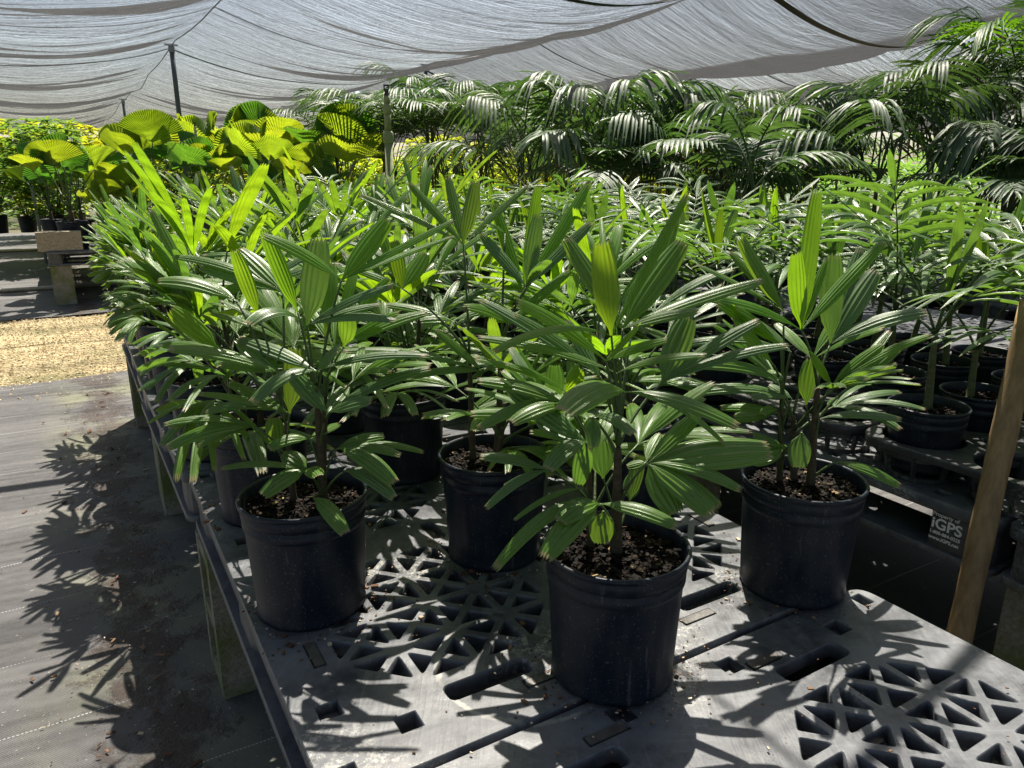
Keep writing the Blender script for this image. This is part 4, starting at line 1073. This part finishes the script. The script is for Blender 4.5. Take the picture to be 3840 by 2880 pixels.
for k in range(14000):
    y = grnd.uniform(4.7, 7.3); x = grnd.uniform(-2.6, 2.4)
    if grnd.random() < .05: y = grnd.uniform(4.3, 4.8)
    stone(mb, Vector((x, y, .002)), grnd.uniform(.004, .012), grnd)
tag(part('gravel_stones', mb.mesh('gravel_stones', M['stones'], smooth=False), None, Vector((C1.x, C1.y, 0)), ROT), kind='stuff', label='loose tan limestone gravel in the cross aisle')
mb = MB()
for k in range(1700):
    if k < 1150: x = -.12 + grnd.gauss(0, .09) - .04; y = grnd.uniform(-1, 4.3)
    else: x = grnd.uniform(-2.6, -.05); y = grnd.uniform(-.6, 4.6)
    s = grnd.uniform(.0015, .005) if grnd.random() < .92 else grnd.uniform(.006, .014)
    mt = Matrix.Rotation(grnd.random() * 6.28, 3, 'Z') @ Matrix.Rotation(grnd.uniform(-.3, .3), 3, 'X')
    mb.box((x, y, .012), (s * grnd.uniform(1, 2.6), s * .7, s * .25), mtx=mt, bev=s * .2)
tag(part('bark_litter', mb.mesh('bark_litter', M['litter'], smooth=False), None, Vector((C1.x, C1.y, 0)), ROT), kind='stuff', label='bark chips and crumbs scattered on the ground fabric')
mb = MB()
for k in range(1500):
    y = grnd.uniform(-1.0, 1.15); x = grnd.uniform(.02, .99)
    if k < 900:
        cx_, cy_ = grnd.choice([(.474, .037), (.925, .061), (.12, .46), (.50, .46), (.11, .92)]); a_ = grnd.random() * 6.28; r_ = .098 + abs(grnd.gauss(0, .03)); x = cx_ + r_ * math.cos(a_); y = cy_ + r_ * math.sin(a_)
    if not (.005 < x < 1.0): continue
    s_ = grnd.uniform(.0008, .0028) if grnd.random() < .95 else grnd.uniform(.004, .008)
    mt = Matrix.Rotation(grnd.random() * 6.28, 3, 'Z')
    mb.box((x, y, TOP + .0015 + s_ * .2), (s_ * grnd.uniform(1, 2.4), s_, s_ * .5), mtx=mt)
tag(part('potting_crumbs', mb.mesh('potting_crumbs', M['litter'], smooth=False), None, Vector((C1.x, C1.y, 0)), ROT), kind='stuff', label='spilled crumbs of potting bark on the front pallets')
# pipes on the ground
for (e1, x0, x1, lab) in ((9.35 - .06, -8, 6, 'long cream irrigation pipe on the ground under the far bench'), (14.6, -8, -.3, 'cream irrigation pipe farther back on the ground at left')):
    mb = MB(); a = W(e1, x0, .03); b = W(e1, x1, .03); mb.tube([a.lerp(b, i / 12) for i in range(13)], .024, 8)
    tag(part('irrigation_pipe', mb.mesh('irrigation_pipe', M['pvc']), None), lab, 'pipe')
# pale block lying on the left bench corner
block(8.13, -.24, TOP + .002, 'pale concrete block lying on the front corner of the left bench', 'loose concrete blocks', BLKC, R(90), True)
block(8.13, .62, TOP + .002, 'pale concrete block lying on the left bench right of the black pots', 'loose concrete blocks', BLKC, R(90), True)
block(8.2, 5.2, TOP + .002, 'pale concrete block among the tall feather palms', 'loose concrete blocks', BLKC, R(90), True)
# ---------------------------------------------------------------- poles, risers, stake
CZ = 2.9
SN = {0: 'nearest', 1: 'second', 2: 'farthest'}
for (e1, e2, top, r, m, lab) in [
    (10.4, 1.33, CZ - .02, .030, 'pole', 'dark steel pole holding the cloth above the round-leaved palms'),
    (18.8, 1.33, CZ - .02, .030, 'pole', 'thin dark steel pole far back at left under the cloth'),
    (10.4, 4.9, CZ - .02, .028, 'pole', 'dark steel pole left of the arching feather palms'),
    (10.4, 8.4, CZ - .02, .028, 'pole', 'short-looking pole top at the end of the cloth hem'),
    (10.2, 11.6, CZ - .05, .03, 'galv', 'grey pole top against the bright gap in the cloth'),
    (18.8, 4.9, CZ - .02, .028, 'pole', 'steel pole far back right of the bright cluster'),
    (24.5, -2.2, CZ - .02, .03, 'pole', 'small distant pole at the far left')]:
    mb = MB(); p = W(e1, e2); mb.tube([p + UP * (top * i / 6) + Vector((-.06 * (1 - i / 6) * 0, 0, 0)) for i in range(7)], r, 12)
    root = empty('shade_pole', p); tag(root, lab, 'pole', 'poles holding up the shade cloth')
    part('shaft', mb.mesh('shaft', M[m], origin=p), root)
    mb = MB(); mb.box((0, 0, top + .01), (.16, .035, .02), ROT, .005); mb.tube([Vector((0, 0, top - .08)), Vector((0, 0, top + .005))], r + .008, 10)
    part('cap_bracket', mb.mesh('cap_bracket', M['galv'], smooth=False), root)
def riser(loc, top, r, m, lab, lean=(0, 0)):
    root = empty('sprinkler_riser', Vector((loc.x, loc.y, 0))); tag(root, lab, 'sprinkler riser', 'sprinkler risers')
    k = r / .024; d = Vector((lean[0], lean[1], 0)); P = lambda z: Vector((d.x * z / top, d.y * z / top, z))
    mb = MB(); mb.tube([P(0), P(top - .32 * k)], r, 14); part('lower_pipe', mb.mesh('lower_pipe', M[m]), root)
    mb = MB(); mb.tube([P(top - .32 * k), P(top - .31 * k), P(top - .26 * k), P(top - .25 * k)], [r * 1.05, r * 1.28, r * 1.28, r * .9], 14)
    mb.tube([P(top - .25 * k), P(top - .14 * k)], r * .85, 14); mb.tube([P(top - .16 * k), P(top - .15 * k), P(top - .11 * k), P(top - .10 * k)], [r * .85, r * 1.05, r * 1.05, r * .85], 14)
    mb.tube([P(top - .10 * k), P(top - .055 * k)], r * .75, 12); part('coupling', mb.mesh('coupling', M[m]), root)
    mb = MB(); mb.tube([P(top - .055 * k), P(top - .04 * k), P(top - .02 * k)], [r * .8, r * .5, r * .55], 10)
    mb.box(P(top) + Vector((0, 0, 0)), (r * 1.3, r * .7, .008)); mb.box(P(top - .012 * k) + Vector((r * .5, 0, 0)), (.006, r * .6, .03 * k)); mb.box(P(top - .012 * k) - Vector((r * .5, 0, 0)), (.006, r * .6, .03 * k))
    part('sprinkler_head', mb.mesh('sprinkler_head', M['black'], smooth=False), root)
p = at(1448, 320, 4.75); riser(p, p.z, .025, 'riser', 'thick mossy green sprinkler riser with black head at the end of the near bench')
p = at(736, 460, 8.6); riser(p, p.z, .016, 'pvc', 'thin pale sprinkler riser in front of the round-leaved palms', (-.02, 0))
# wooden stake leaning in the aisle between the two benches
a = at(3590, 2420, 1.42); b = at(3840, 1290, 1.58)
d = (b - a); a = a - d * (a.z / d.z); b = b + d * .14
mb = MB(); mb.tube([a.lerp(b, i / 14) for i in range(15)], [.0265 + .001 * math.sin(i * 2) for i in range(15)], 10)
tag(part('wooden_stake', mb.mesh('wooden_stake', M['wood'], origin=a), None, a), 'brown wooden stake leaning between the near bench and the tray bench', 'stake')
a = at(150, 840, 11.0); a.z = 0; b = at(108, 650, 11.0); mb = MB(); mb.tube([a, b], .02, 8)
tag(part('metal_stake', mb.mesh('metal_stake', M['galv'], origin=a), None, a), 'slanting silver metal stake at the far left', 'stake')
a = at(1355, 560, 10.6); b = at(1425, 420, 10.6); a2 = a - (b - a) * (a.z / (b.z - a.z)); mb = MB(); mb.tube([a2, b], .022, 8)
tag(part('metal_stake', mb.mesh('metal_stake', M['galv'], origin=a2), None, a2), 'slanting grey metal stake right of the bright round-leaved palms', 'stake')
# dark bench fragment at the far left
pallet(8.0, -3.0, .40, 'dark pallet edge at the far left border of the view', 'plastic pallets of the benches')
for q in (.2, 1.0): block(8.0 + q, -3.0 + .895, 0, 'concrete block, %s under the far left pallet' % ORD[int(q > .5)], 'concrete blocks under the benches', BLKS)

# ---------------------------------------------------------------- shade cloth panels
LINES = [-9.4, -5.8, -2.22, 1.33, 4.9, 8.4, 11.9, 15.4, 18.9, 22.4]
from mathutils import noise as mn
def cz(e1, e2, b0, b1, sag, ph):
    t = (e2 - b0) / (b1 - b0); s = 4 * t * (1 - t)
    pole = .10 * (1 - abs(math.cos(math.pi * (e1 - 10.4) / 8.4)))
    # each cloth strip billows between the cross wires
    k = ((e1 - 4.05 + 33) / 3.25) % 1.0
    bil = .13 * math.sin(math.pi * k) * (.4 + .6 * s)
    fold = .05 * mn.noise(Vector((e2 * .45 + ph, e1 * 2.6, ph))) + .03 * mn.noise(Vector((e2 * .8, e1 * 6.0, ph + 5)))
    return CZ + fold * min(1, s * 2) - sag * s - pole - bil + .012 * math.sin(e1 * 5 + e2 * 1.3 + ph) * s + .010 * math.sin(e1 * 11 - e2 * 2.1) * s
PN = ['outermost left', 'second left', 'overhead left', 'central', 'large dark right-hand', 'striped far right']
def cloth(i, y0, y1, label, sag=.30, dz=0.0, name='shade_cloth', mk='cloth'):
    b0, b1 = LINES[i], LINES[i + 1]; root = empty(name, W(0, b0, 0)); ox = root.location.copy()
    tag(root, label, 'shade cloth', 'shade cloth panels')
    mb = MB(); nx, ny = 24, int((y1 - y0) * (15 if 2 <= i <= 4 else 9)); b = 0
    for j in range(ny + 1):
        for k in range(nx + 1):
            e1 = y0 + (y1 - y0) * j / ny; e2 = b0 + (b1 - b0) * k / nx
            mb.v.append(W(e1, e2, cz(e1, e2, b0, b1, sag, i * 1.7) + dz) - ox)
    for j in range(ny):
        for k in range(nx):
            q = (j * (nx + 1) + k, j * (nx + 1) + k + 1, (j + 1) * (nx + 1) + k + 1, (j + 1) * (nx + 1) + k)
            uv = []
            for (jj, kk) in ((j, k), (j, k + 1), (j + 1, k + 1), (j + 1, k)):
                uv.append((b0 + (b1 - b0) * kk / nx, y0 + (y1 - y0) * jj / ny))
            mb.face(q, uv)
    part('panel', mb.mesh('panel', M[mk]), root)
    e = .8
    n_ = 0
    while e < y1 - .2:
        if e > y0 + .1:
            mb = MB(); pts = []
            for k in range(25):
                e2 = b0 + (b1 - b0) * k / 24; pts.append(W(e, e2, cz(e, e2, b0, b1, sag, i * 1.7) + dz - .004) - ox)
            wdt = .042 if n_ % 2 else .016
            mb.grid([[p + Vector((E1.x, E1.y, 0)) * wdt - UP * .004 for p in pts], pts, [p - Vector((E1.x, E1.y, 0)) * wdt - UP * .004 for p in pts]])
            part('seam', mb.mesh('seam', M['seam']), root)
        e += 3.25; n_ += 1
    mb = MB(); mb.tube([W(y0 + (y1 - y0) * k / 60, b1, cz(y0 + (y1 - y0) * k / 60, b1, b0, b1, sag, i * 1.7) + dz - .006) - ox for k in range(61)], .006, 5)
    part('cable', mb.mesh('cable', M['cable']), root)
cloth(0, -8, 30, 'shade cloth panel over the far left, outermost from the central panel')
cloth(1, -8, 30, 'shade cloth panel over the left, second from the central panel')
cloth(2, -10, 30, 'rippled shade cloth panel over the left aisle, left of the tall pole')
cloth(3, -12, 30, 'sagging central shade cloth panel between the two main poles', .30)
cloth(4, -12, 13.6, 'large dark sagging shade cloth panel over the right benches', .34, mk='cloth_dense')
cloth(4, 14.4, 30, 'rear shade cloth panel beyond the end of the large dark one', .28, -.05)
cloth(5, -12, 9.2, 'streaked sunlit shade cloth panel beyond the hem on the right', .30, .02)
cloth(5, 12.2, 30, 'pale rear shade cloth panel below the bright sky gap', .28, -.1)
cloth(6, -12, 30, 'shade cloth panel at far right, first beyond the striped one', .30)
cloth(7, -12, 30, 'shade cloth panel at far right, second beyond the striped one', .30)
cloth(8, -12, 30, 'shade cloth panel at far right, outermost of all', .30)
bpy.context.view_layer.update()
